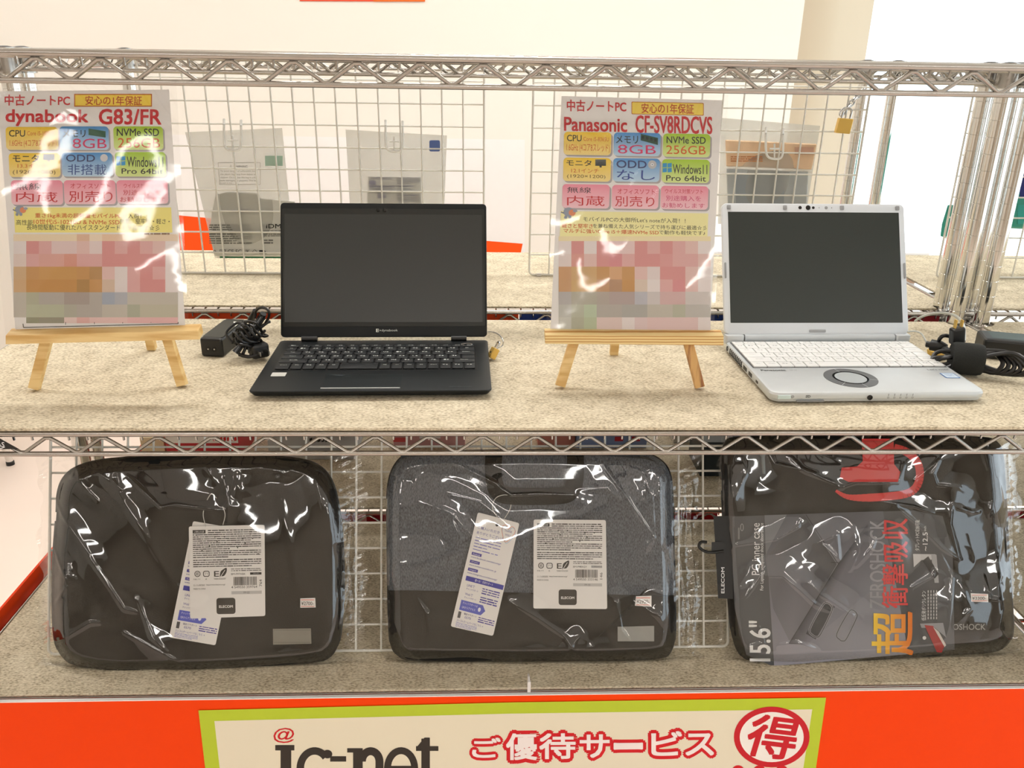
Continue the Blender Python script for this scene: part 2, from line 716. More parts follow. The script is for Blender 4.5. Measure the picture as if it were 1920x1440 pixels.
def window(name, x0, x1, y0, y1, z0, z1):
    mb = MB()
    along_x = abs(x1 - x0) > abs(y1 - y0)
    t = 0.04
    if along_x:
        for a, b in ((x0, x0 + t), (x1 - t, x1)):
            mb.box(a, b, y0, y1, z0, z1)
        for a, b in ((z0, z0 + t), (z1 - t, z1)):
            mb.box(x0 + t, x1 - t, y0, y1, a, b)
    else:
        for a, b in ((y0, y0 + t), (y1 - t, y1)):
            mb.box(x0, x1, a, b, z0, z1)
        for a, b in ((z0, z0 + t), (z1 - t, z1)):
            mb.box(x0, x1, y0 + t, y1 - t, a, b)
    o = struct(mb.build(name, mat('window_frame', (235, 238, 240), 0.4, 0, .02)))
    g = MB()
    if along_x:
        g.box(x0 + t, x1 - t, (y0 + y1) / 2 - .003, (y0 + y1) / 2 + .003, z0 + t, z1 - t)
    else:
        g.box((x0 + x1) / 2 - .003, (x0 + x1) / 2 + .003, y0 + t, y1 - t, z0 + t, z1 - t)
    g.build('pane', PANE, o)
    return o


window('window_1', XE + 0.0, XR, YB + 1.20, YB + 1.26, FLOOR, CEIL)
window('window_2', XR + .03, XR + .09, YF + 1.2, -1.6, -0.75, 1.45)
window('window_3', XR + .03, XR + .09, -1.3, YB + 1.2, -0.75, 1.45)

# ceiling lamps
cols = {-1.95: 'over the left aisle', 0.1: 'over the centre', 2.7: 'near the shop windows'}
rows = {-5.2: ('at the far shop end', 23.0), -3.5: ('well behind the viewer', 16.0), 0.75: ('over the shelving', 27.0), 2.1: ('by the back wall', 9.0)}
for ly, (wy, pw) in rows.items():
    lm = emit_mat('lamp_diffuser', LAMP_COLOR, pw * LAMP_STRENGTH)
    for lx, wx in cols.items():
        t = thing('ceiling_lamp', 'white ceiling lamp %s, %s' % (wx, wy), 'lamp', (lx, ly, CEIL), 0, 'ceiling lamps in rows')
        mb = MB(); mb.box(lx - .64, lx + .64, ly - .13, ly + .13, CEIL - .05, CEIL)
        mb.build('housing', WHITE, t)
        mb = MB(); mb.box(lx - .61, lx + .61, ly - .10, ly + .10, CEIL - .056, CEIL - .0505)
        mb.build('diffuser', lm, t)


# ------------------------------------------------------------------ wire shelving
def post_prof(h):
    R = 0.0127
    p = [(0.0118, 0.0)]
    z = 0.02
    while z < h - 0.02:
        p += [(R, z - 0.0240), (R, z - 0.0011), (R, z - 0.0007), (R - .00045, z - 0.0003), (R - .00045, z + 0.0003), (R, z + .0007), (R, z + .0011)]
        z += 0.0254
    p += [(R, z - 0.0235), (R, h)]
    return p


def zigzag(mb, a, b, zt, zb, pitch, phase, r):
    a, b = Vector(a), Vector(b)
    L = (b - a).length
    d = (b - a) / L
    pts = []
    k = math.floor(-phase / (pitch / 2)) - 1
    while True:
        s = phase + k * pitch / 2
        if s > L - .012:
            break
        if s > .012:
            z = zt if k % 2 == 0 else zb
            for e in (-.003, .003):
                pts.append(a + d * (s + e) + Vector((0, 0, z)))
        k += 1
    mb.tube(pts, r, 7)


def rack(name, label, x0, x1, y0, y1, shelves, posts, phase, group, detail=True):
    t = thing(name, label, 'shelving rack', ((x0 + x1) / 2, (y0 + y1) / 2, FLOOR), 0, group)
    for px, py, tx, ty in posts:
        h = 0.4035 - FLOOR
        mb = MB()
        base = Vector((px, py, FLOOR))
        mb.lathe(post_prof(h), base, 20, Vector((tx - px, ty - py, h)))
        p = mb.build('post', CHROME, t, smooth=True, sharp=25)
        c = MB()
        tip = base + Vector((tx - px, ty - py, h))
        c.lathe([(0.0127, 0), (0.0135, 0.001), (0.0135, 0.004), (0.011, 0.0065), (0.004, 0.008)], tip, 20)
        c.build('post_cap', mat('grey_cap', (70, 70, 70), .35), p, smooth=True)
    for zt in shelves:
        ztop, zbot = zt - .004, zt - .0300
        mb = MB()
        ends = [((x0, y0), (x1, y0)), ((x0, y1), (x1, y1)), ((x0, y0), (x0, y1)), ((x1, y0), (x1, y1))]
        for (ax, ay), (bx, by) in ends:
            mb.tube([(ax, ay, ztop), (bx, by, ztop)], .0037, 10)
            mb.tube([(ax, ay, zbot), (bx, by, zbot)], .0031, 10)
        for k in (.33, .67):
            yy = y0 + (y1 - y0) * k
            mb.tube([(x0, yy, ztop - .004), (x1, yy, ztop - .004)], .003, 8)
        for px, py, tx, ty in posts:
            q = (zt - FLOOR) / (0.4035 - FLOOR)
            mb.lathe([(.0131, -.036), (.0165, -.036), (.0165, -.033), (.0152, 0), (.0131, 0)], (px + (tx - px) * q, py + (ty - py) * q, zt), 20)
        sh = mb.build('shelf', CHROME_DULL, t, smooth=True, sharp=50)
        for i, ((ax, ay), (bx, by)) in enumerate(ends):
            z = MB()
            ph = phase if i < 2 else .03
            zigzag(z, (ax, ay, 0), (bx, by, 0), ztop - .0055, zbot + .0025, .0634, ph, .0023)
            z.build('zigzag_brace', CHROME_DULL, sh, smooth=True, sharp=50)
        w = MB()
        n = int((x1 - x0 - .04) / .0211)
        for k in range(n + 1):
            x = x0 + phase % .0211 + k * .0211
            if x > x1 - .01:
                break
            w.tube([(x, y0 + .0055, zt - .0145), (x, y0 + .0045, zt - .003), (x, y0 + .008, zt - .0018), (x, y1 - .008, zt - .0018), (x, y1 - .0045, zt - .003), (x, y1 - .0055, zt - .0145)], .0014, 5)
        w.build('wire_deck', CHROME_DULL, sh, smooth=True, sharp=60)
    return t


G = 'chrome wire shelving racks'
AX0, AX1 = -0.703, 0.822
LOW = -0.3858
MIDF, LOWF, TOPF = -0.0048, LOW - 0.0048, 0.4095
UPB = 0.015                     # the back racks' shelves sit a little higher
LOWB = LOW + UPB


def pst(x, y, tx=None, ty=None):
    return (x, y, x if tx is None else tx, y if ty is None else ty)


rackA = rack('wire_rack', 'front chrome wire shelving rack holding the laptops and bags', AX0, AX1, 0.0, 0.440, [TOPF, MIDF, LOWF],
             [pst(-.685, .018), pst(.804, .018), pst(-.685, .424), pst(.804, .424)], 0.327, G)
rackB = rack('wire_rack', 'second chrome rack, directly behind the laptop rack, carrying the white grids', AX0, AX1, 0.4525, 0.885, [TOPF, MIDF + UPB, LOWF + UPB],
             [pst(-.685, .472), pst(.803, .474), pst(-.685, .866), pst(.778, .866)], 0.31, G)
rackC = rack('wire_rack', 'chrome rack to the right of the white laptop, cut by the picture edge', 0.8335, 1.75, 0.0, 0.440, [TOPF, MIDF, LOWF],
             [pst(.850, .018), pst(1.733, .018), pst(.850, .426), pst(1.733, .424)], 0.02, G)
rackD = rack('wire_rack', 'chrome rack at the back right with the green package', 0.8335, 1.75, 0.4525, 0.885, [TOPF, MIDF + UPB, LOWF + UPB],
             [pst(.852, .474), pst(1.733, .472), pst(.841, .866), pst(1.733, .866)], 0.02, G)

# black maker's plate on the left end of the laptop shelf
mb = MB()
pl = Plane((0, -.0045, 0), (0, -1, 0))
slab(mb, pl.at, [(-70, 818), (0, 822), (36, 842), (-70, 843)], -.002, 0)
t = mb.build('maker_plate', BLACK, rackA)
ik = Ink(pl.at, .0002)
ik.text('AS', -6, 829, 8, 838, (240, 240, 240), 1, bold=.02)
ik.line(catmull([(-30, 838), (-20, 841), (-10, 838), (0, 841), (9, 838)], 4, False), 1.5, (240, 240, 240), 1)
ik.build('plate_lettering', t)


def carpet(label, x0, x1, y0, y1, z, posts):
    """mat with a corner notch round every post"""
    mb = MB()
    c = .026
    nt = {(sx, sy) for sx, sy in posts}
    pts = []
    for sx, sy, x, y in ((0, 0, x0, y0), (1, 0, x1, y0), (1, 1, x1, y1), (0, 1, x0, y1)):
        dx, dy = (c if sx == 0 else -c), (c if sy == 0 else -c)
        if (sx, sy) not in nt:
            pts.append((x, y))
        elif (sx + sy) % 2 == 0:
            pts += [(x, y + dy), (x + dx * .55, y + dy), (x + dx, y + dy * .5), (x + dx, y)]
        else:
            pts += [(x + dx, y), (x + dx, y + dy * .5), (x + dx * .55, y + dy), (x, y + dy)]
    mb.prism([(x, y, z - .0042) for x, y in pts], [(x, y, z) for x, y in pts])
    return tag(mb.build('carpet_mat', CARPET, bevel=.0012), label, 'carpet', 'beige carpet mats on the shelves')


FOUR = [(0, 0), (1, 0), (1, 1), (0, 1)]
carpet('beige carpet mat under the two laptops', AX0 + .008, AX1 - .006, -.0035, .429, 0, FOUR)
carpet('beige carpet mat behind the black laptop, under the hanging grids', AX0 + .008, AX1 - .008, .458, .872, UPB, FOUR)
carpet('beige carpet mat at the right edge beside the charger with the strap', .842, 1.744, -.0035, .429, 0, FOUR)
carpet('beige carpet mat at the back right below the green package', .842, 1.744, .458, .872, UPB, FOUR)
carpet('shaded beige carpet mat under the wrapped laptop bags', AX0 + .008, AX1 - .006, -.0035, .429, LOW, FOUR)
carpet('shaded carpet mat behind the bags with the small boxes on it', AX0 + .008, AX1 - .008, .458, .872, LOWB, FOUR)
carpet('shaded carpet mat at the lower right, right of the bags', .842, 1.744, -.0035, .429, LOW, FOUR)
carpet('shaded carpet mat at the far lower right behind the last bag', .842, 1.744, .458, .872, LOWB, FOUR)

# coloured strips hung inside the joint between the racks
def strip(label, pxa, pxb, z, rgb, y=.4595):
    a = onY(pxa, 594 if z == 0 else 968, y).x
    b = onY(pxb, 594 if z == 0 else 968, y).x
    mb = MB(); mb.box(a, b, y, y + .0015, z - .030, z + .003)
    nm = '%s_strip' % label.split()[0]
    tag(mb.build('shelf_strip', mat(nm, rgb, .5)), label, 'strip', 'coloured strips in the joint between racks')


strip('orange strip in the shelf joint behind the black laptop', 120, 972, 0, (255, 82, 22))
strip('blue strip in the shelf joint between the two laptops', 974, 1400, 0, (30, 66, 150))
strip('red strip in the shelf joint behind the chrome posts at right', 1640, 1762, 0, (170, 30, 40))
strip('red strip in the lower shelf joint behind the middle bag', 560, 1345, LOW, (240, 60, 30))
mb = MB()
mb.box(1.01, 1.5, .4595, .461, -.030, .003)
tag(mb.build('shelf_strip', mat('red_strip', (200, 30, 40), .5)), 'red strip in the joint at the right picture edge', 'strip', 'coloured strips in the joint between racks')
mb = MB()
mb.box(.89, 1.5, .4595, .461, LOW - .030, LOW + .003)
tag(mb.build('shelf_strip', MATS['red_strip']), 'dark red strip in the lower joint, right of the last bag', 'strip', 'coloured strips in the joint between racks')


# ------------------------------------------------------------------ orange skirt boards and banner
mb = MB()
mb.box(AX0 - .01, 1.75, -.0135, -.0095, -.98, LOW - .004)
fb = mb.build('skirt_board', [ORANGE])
tag(fb, 'orange board covering the front below the lowest shelf', 'board')
mb = MB()
mb.box(AX0 - .01, 1.75, -.0138, -.0092, LOW - .004, LOW - .0025)
mb.build('white_edge', WHITE, fb)
mb = MB()
mb.box(AX0 - .0150, AX0 - .0110, -.0135, .885, -.98, LOW + .012)
tag(mb.build('skirt_board', ORANGE), 'orange board along the left side of the lowest shelf', 'board')

bp = Plane((0, -.0142, 0), (0, -1, 0))
ban = thing('banner', 'white banner with lime border and red lettering on the orange board', 'banner', (.05, -.0142, -.75))
mb = MB()
slab(mb, bp.at, [(372, 1332), (960, 1317), (1549, 1308), (1478, 1800), (960, 1815), (430, 1830)], 0, .0004)
mb.build('banner_sheet', mat('lime_print', (190, 210, 40), .5, 0, .02), ban)
ik = Ink(bp.at, .0005)
CREAM = (238, 230, 206)
ik.poly([(402, 1352), (960, 1338), (1523, 1330), (1455, 1780), (960, 1790), (452, 1800)], CREAM, 0)
RED = (216, 22, 34)
DK = (52, 46, 40)
# slab-serif wordmark
ik.text('@', 513, 1365, 552, 1393, (206, 20, 30), 2, bold=.012, sv=-.12)
ik.rect(516, 1397, 552, 1407, DK, 2)
ik.rect(526, 1397, 546, 1478, DK, 2)
ik.rect(514, 1470, 560, 1480, DK, 2)
ik.ring(590, 1441, 34, 40, 14, DK, 2, 30, 40, 320)
ik.disc(614, 1414, 9, 8, DK, 2)
ik.rect(619, 1418, 649, 1428, DK, 2)
ik.rect(651, 1403, 680, 1411, DK, 2)
ik.rect(662, 1403, 680, 1480, DK, 2)
ik.ring(695, 1428, 24, 27, 15, DK, 2, 20, 180, 360)
ik.rect(704, 1428, 719, 1480, DK, 2)
ik.ring(752, 1441, 32, 40, 13, DK, 2, 30, 30, 360)
ik.rect(724, 1436, 782, 1444, DK, 2)
ik.rect(790, 1385, 806, 1466, DK, 2)
ik.poly([(782, 1400), (796, 1383), (806, 1383), (806, 1400)], DK, 2)
ik.rect(780, 1399, 822, 1408, DK, 2)
ik.ring(808, 1462, 18, 18, 13, DK, 2, 14, 40, 180)
# service slogan: white letters with a wide red outline
for s, x0, x1, y0, y1 in (('ご', 886, 938, 1384, 1420), ('優', 950, 1006, 1376, 1424), ('待', 1012, 1078, 1376, 1422), ('サ', 1088, 1142, 1378, 1420),
                          ('ー', 1152, 1204, 1394, 1404), ('ビ', 1222, 1278, 1372, 1416), ('ス', 1286, 1338, 1376, 1416)):
    d = -.010
    em = 1.0 if s != 'ー' else 4.6
    ik.text(s, x0, y0, x1, y1, RED, 2, bold=.22 * em, sh=d)
    ik.text(s, x0, y0, x1, y1, (250, 240, 238), 6, bold=.045 * em, sh=d)
ik.disc(1447, 1382, 71, 57, (206, 24, 40), 2, 48)
ik.disc(1447, 1382, 60, 47, (250, 246, 240), 3, 48)
ik.text('得', 1404, 1344, 1494, 1420, (206, 24, 40), 4, bold=.035, sh=.12, sv=-.3)
for x in (1384, 1424, 1466):
    ik.disc(x, 1444, 11, 9, RED, 2)
ik.build('banner_print', ban)

mb = MB()
a = bp.at(992, 1283, .003)
mb.obox(a + Vector((0, 0, -.004)), (.0022, 0, 0), (0, .0012, 0), (0, 0, .0085))
mb.tube([a + Vector((0, 0, .004)), a + Vector((0, .006, .006)), a + Vector((0, .016, .003)), a + Vector((0, .018, -.02))], .0014, 6)
tag(mb.build('cable_tie', mat('clear_nylon', (232, 228, 226), .3), bevel=.0005), 'short white cable tie holding the orange board to the shelf edge', 'cable tie')


# ------------------------------------------------------------------ white grids
def grid_panel(label, P, eu, ev, wu, hv, nu, nv, r=.0016, group='white wire grid panels'):
    """lattice on the plane spanned by eu (along) and ev (up) from the lower left corner P"""
    P, eu, ev = Vector(P), Vector(eu).normalized(), Vector(ev).normalized()
    nn = eu.cross(ev)
    t = thing('wire_grid', label, 'wire grid', P, 0, group)
    mb = MB()
    c = .008
    fr = []
    for (a, b), a0 in (((c, c), 180), ((wu - c, c), 270), ((wu - c, hv - c), 0), ((c, hv - c), 90)):
        for k in range(5):
            q = math.radians(a0 + 22.5 * k)
            fr.append(P + eu * (a + c * math.cos(q)) + ev * (b + c * math.sin(q)))
    mb.tube(fr, r * 1.25, 8, True)
    mb.build('outer_frame', WHITEWIRE, t, smooth=True, sharp=0)
    mb = MB()
    for i in range(1, nu):
        x = wu * i / nu
        mb.tube([P + eu * x, P + eu * x + ev * hv], r, 6)
    for j in range(1, nv):
        y = hv * j / nv
        q = P + ev * y + nn * (-r * 1.6)
        mb.tube([q, q + eu * wu], r, 6)
    mb.build('wire_lattice', WHITEWIRE, t, smooth=True, sharp=60)
    return t


GY = .666
grid_panel('white wire grid hanging behind the black laptop', (-.591, GY, .0175), (1, 0, 0), (0, 0, 1), .600, .386, 16, 10)
grid_panel('white wire grid hanging behind the white laptop', (.096, GY, .0175), (1, 0, 0), (0, 0, 1), .607, .386, 16, 10)
grid_panel('white wire grid at the far right in front of the green package', (.893, GY, .0175), (1, 0, 0), (0, 0, 1), .607, .386, 16, 10)
# tie on the lower edge of the middle grid
mb = MB(); q = Vector((.115, GY - .003, .0182))
mb.obox(q, (.004, 0, 0), (0, .0022, 0), (0, 0, .003))
tag(mb.build('cable_tie', MATS['clear_nylon'], bevel=.0006), 'white cable tie knot on the bottom wire of the middle grid', 'cable tie')

LEAN = 22.5
LO = Vector((0, .066, LOW))
a = math.radians(LEAN)
LN = Vector((0, -math.cos(a), math.sin(a)))
LV = Vector((0, math.sin(a), math.cos(a)))
BP = Plane(LO, LN)            # plane of the leaning grid; bags lie against it
GB = Plane(LO - LN * .004, LN)
pl_, pr_ = GB.at(91, 1228), GB.at(1365, 1218)
gw = pr_.x - pl_.x
P = Vector((pl_.x, 0, 0)) + LO - LN * .004 + LV * .006
grid_panel('long white wire grid leaning behind the wrapped bags', P, (1, 0, 0), LV, gw, .362, max(1, round(gw / .0363)), 10)


# ------------------------------------------------------------------ easels and price signs
def beam(mb, a, b, w, d, up=(0, -1, 0)):
    """square bar from a to b, w wide and d deep; both ends cut square"""
    a, b = Vector(a), Vector(b)
    t = (b - a).normalized()
    f = Vector(up)
    f = (f - t * f.dot(t)).normalized()
    s = t.cross(f)
    c = (a + b) / 2
    mb.obox(c, s * w / 2, f * d / 2, t * (b - a).length / 2)


def easel(label, tray_px, legs, rear_px, tray_mat, tl, leg_mats, ylean):
    """tray_px: left top, left bottom, right top, right bottom; legs: foot px and top px"""
    pl = Plane(*ylean)
    p = [pl.at(x, y) for x, y in tray_px]
    c = (p[0] + p[3]) / 2
    t = thing('tabletop_easel', label, 'easel', (c.x, c.y + .05, 0), 0, 'small pine easels')
    mb = MB()
    d = Vector((0, .016, .004))
    mb.prism([p[0], p[2], p[3], p[1]], [q + d for q in (p[0], p[2], p[3], p[1])])
    mb.build('tray', tray_mat, t, bevel=.0008)
    tops = []
    for (fx, fy, tx, ty), lm in zip(legs, leg_mats):
        foot = onZ(fx, fy, .004)
        top = pl.at(fx + (tx - fx) * 5.2, fy + (ty - fy) * 5.2, -.036)
        mb = MB()
        beam(mb, foot, top, .0125, .010)
        zmin = min(q.z for q in mb.v)
        mb.v = [q - Vector((0, 0, zmin)) for q in mb.v]
        mb.build('front_leg', lm, t, bevel=.0006)
        tops.append(top + Vector((0, .002, -.012)))
    foot = onZ(*rear_px, .004)
    mid = (tops[0] + tops[1]) / 2
    mb = MB()
    beam(mb, foot, mid + Vector((0, .012, 0)), .012, .010)
    zmin = min(q.z for q in mb.v)
    mb.v = [q - Vector((0, 0, zmin)) for q in mb.v]
    mb.build('rear_leg', PINE, t, bevel=.0006)
    mb = MB()
    beam(mb, tops[0] + Vector((-.01, .008, 0)), tops[1] + Vector((.01, .008, 0)), .012, .008)
    mb.build('top_rail', PINE, t, bevel=.0006)
    return t


E1 = ((0, .0835, .08), (0, -math.cos(.26), math.sin(.26)))
E2 = ((0, .1185, .07), (0, -math.cos(.24), math.sin(.24)))
easel('plain pine easel left of the black laptop, propping its price sign', [(10, 629), (10, 646), (371, 620), (375, 637)],
      [(64, 727, 86, 642), (342, 720, 316, 636)], (285, 651), PINE, 0, [PINE, PINE], E1)
easel('striped pine easel between the laptops, propping the white laptop sign', [(1022, 628), (1022, 645), (1357, 630.5), (1357, 648)],
      [(1050, 723, 1076, 640), (1312, 725, 1290, 640)], (1151, 660), PINE_STRIPE, 0, [PINE, PINE_RED], E2)


def price_sign(label, corners, sleeve, plane, cells, content, sh, sv):
    pl = Plane(*plane)
    cs = [pl.at(x, y) for x, y in corners]
    c = (cs[2] + cs[3]) / 2
    t = thing('price_sign', label, 'sign', c, 0, 'laminated laptop price signs')
    mb = MB()
    slab(mb, pl.at, corners, -.0006, 0)
    mb.build('paper', PAPER, t)
    ik = Ink(pl.at, .0002)
    content(ik)
    for x0, y0, x1, y1, col in cells:
        ik.rect(x0, y0, x1, y1, col, 1, sh=0, sv=0)
    ik.build('printed_content', t)
    # laminating film, slightly wavy
    nx, ny = 46, 60
    rn = random.Random(len(label))
    ph = [rn.uniform(0, 6.28) for _ in range(8)]
    vs, fs = [], []
    (ax, ay), (bx, by), (cx, cy), (dx, dy) = sleeve
    for j in range(ny + 1):
        for i in range(nx + 1):
            u, v = i / nx, j / ny
            x = (ax * (1 - u) + bx * u) * (1 - v) + (dx * (1 - u) + cx * u) * v
            y = (ay * (1 - u) + by * u) * (1 - v) + (dy * (1 - u) + cy * u) * v
            h = .0032 + .0009 * math.sin(5 * u + 3.2 * v + ph[0]) + .0007 * math.sin(9 * v - 4 * u + ph[1]) + .0005 * math.sin(14 * u + 11 * v + ph[2])
            vs.append(pl.at(x, y, h)); fs
    for j in range(ny):
        for i in range(nx):
            q = j * (nx + 1) + i
            fs.append((q, q + nx + 1, q + nx + 2, q + 1))
    mb = MB(); mb.add(vs, fs)
    mb.build('laminate_film', SLEEVE, t, smooth=True, sharp=0, fix=False)
    return t


YEL, YELB = (248, 208, 48), (250, 226, 150)
BLU, BLUB = (74, 148, 214), (196, 222, 242)
GRN, GRNB = (168, 208, 40), (224, 238, 160)
PNK, PNKB = (246, 150, 172), (250, 208, 216)
CRIM = (206, 40, 46)
DARK = (44, 44, 44)
MAG = (214, 60, 110)
ORG = (214, 96, 36)


def monitor(ik, x, y, w, h):
    ik.rect(x, y, x + w, y + h, (96, 100, 98), 3, bot=(40, 46, 46))
    ik.rect(x + w * .4, y + h, x + w * .6, y + h * 1.25, (60, 60, 60), 3)


def winlogo(ik, x, y, w, h):
    for i in (0, 1):
        for j in (0, 1):
            ik.rect(x + i * w * .54, y + j * h * .54, x + i * w * .54 + w * .46, y + j * h * .54 + h * .46, (40, 150, 210), 3, sh=-.1)


def critter(ik, x, y, s):
    """small grey round-backed animal with an open orange mouth"""
    ik.disc(x, y, 9 * s, 8 * s, (150, 160, 176), 3, 16)
    ik.disc(x + 6 * s, y + 1 * s, 6 * s, 5.5 * s, (226, 140, 96), 4, 14)
    ik.disc(x + 11 * s, y - 2 * s, 4 * s, 2.5 * s, (160, 168, 182), 4, 12)
    for dx in (-5, 2):
        ik.disc(x + dx * s, y + 9 * s, 3 * s, 3 * s, (140, 150, 166), 3, 10)
    ik.line([(x - 8 * s, y + 2 * s), (x - 13 * s, y)], 2 * s, (110, 120, 136), 3)


def badge(ik, x0, y0, x1, y1, c, cb, sh, sv):
    ik.rrect(x0 + 2.5, y0 + 3, x1 + 3, y1 + 3, 7, (176, 170, 172), 0, sh, sv)
    ik.rrect(x0, y0, x1, y1, 7, c, 1, sh, sv, bot=cb)


def sign1(ik):
    sh, sv = -.006, .05
    T = lambda *a, **k: ik.text(*a, sh=k.pop('sh', 0.006), sv=k.pop('sv', -.0), **k)
    T('中古ノートPC', 9, 178, 131, 198, CRIM, bold=.03)
    ik.rect(139, 176, 285, 200, (200, 110, 20), 1)
    ik.rect(141, 178, 283, 198, (250, 218, 74), 2)
    T('安心の1年保証', 160, 180, 266, 197, (190, 66, 30), layer=3, bold=.02)
    T('dynabook', 11, 206, 165, 236, CRIM, bold=.045)
    T('G83/FR', 186, 205, 302, 233, CRIM, bold=.045)
    B = [(11, 238, 109, 281), (112, 237, 204, 281), (213, 237, 306, 281), (17, 287, 113, 332), (116, 286, 211, 331), (216, 285, 311, 331), (21, 338, 118, 384), (120, 338, 217, 383), (219, 338, 315, 382)]
    CC = [(YEL, YELB), (BLU, BLUB), (GRN, GRNB), (YEL, YELB), (BLU, BLUB), (GRN, GRNB), (PNK, PNKB), (PNK, PNKB), (PNK, PNKB)]
    for b, (c, d) in zip(B, CC):
        badge(ik, *b, c, d, 0, .04)
    T('CPU', 17, 244, 47, 256, DARK, bold=.02)
    T('Core i5-10210U', 51, 246, 104, 254, ORG)
    T('1.6GHz (4コア8スレッド)', 18, 262, 106, 277, ORG)
    T('メモリ', 118, 244, 160, 257, DARK, bold=.02)
    ik.poly([(166, 241), (198, 246), (198, 258), (166, 253)], (50, 96, 74), 3)
    T('8GB', 136, 260, 200, 278, MAG)
    T('NVMe SSD', 219, 241, 298, 255, DARK, bold=.02)
    T('256GB', 221, 259, 300, 277, ORG)
    T('モニタ', 24, 290, 73, 304, DARK, bold=.02)
    monitor(ik, 81, 289, 21, 11)
    T('13.3インチ', 33, 307, 89, 315, ORG)
    T('(1920×1080)', 24, 319, 104, 328, (120, 92, 40))
    T('ODD', 124, 290, 178, 303, (50, 62, 110), bold=.02)
    ik.disc(195, 296, 7, 7, (216, 216, 220), 3)
    T('非搭載', 127, 308, 200, 328, (50, 80, 150))
    winlogo(ik, 218, 293, 17, 17)
    T('Windows11', 238, 294, 306, 313, DARK, bold=.01)
    T('Pro 64bit', 228, 316, 306, 326, DARK, bold=.02)
    T('無線', 29, 343, 78, 356, DARK)
    T('内蔵', 30, 360, 108, 379, CRIM)
    T('オフィスソフト', 132, 344, 207, 354, CRIM)
    T('別売り', 129, 358, 211, 379, CRIM)
    T('ウイルス対策ソフト', 232, 344, 302, 353, CRIM)
    T('別途購入を', 231, 356, 302, 366, CRIM)
    T('お勧めします', 225, 369, 309, 379, CRIM)
    ik.rect(27, 389, 322, 436, (250, 238, 140), 1, sv=.05)
    critter(ik, 37, 393, 1.0)
    T('重さ1kg未満の超軽量モバイルPC', 66, 400, 228, 410, ORG, bold=.02)
    T('が入荷！！', 229, 400, 276, 410, DARK)
    T('高性能', 30, 412, 62, 422, DARK)
    T('10世代i5-10210U & NVMe SSD', 63, 411, 224, 421, ORG, bold=.01)
    T('搭載、堅牢性・軽さ・', 225, 410, 318, 420, DARK)
    T('長時間駆動に優れたハイスタンダードモデルです☆彡', 50, 421, 299, 432, DARK)
    ik.greek(270, 436, 318, 441, 1, (150, 120, 90))
    # ruled frame at the foot of the sheet
    K = (60, 60, 60)
    ik.line([(43, 607), (44, 614), (334, 607), (334, 604)], 1.3, K, 2)
    for x in (123, 177, 230, 283):
        ik.line([(x, 604), (x, 611 - (x - 43) * .024)], 1, K, 2)


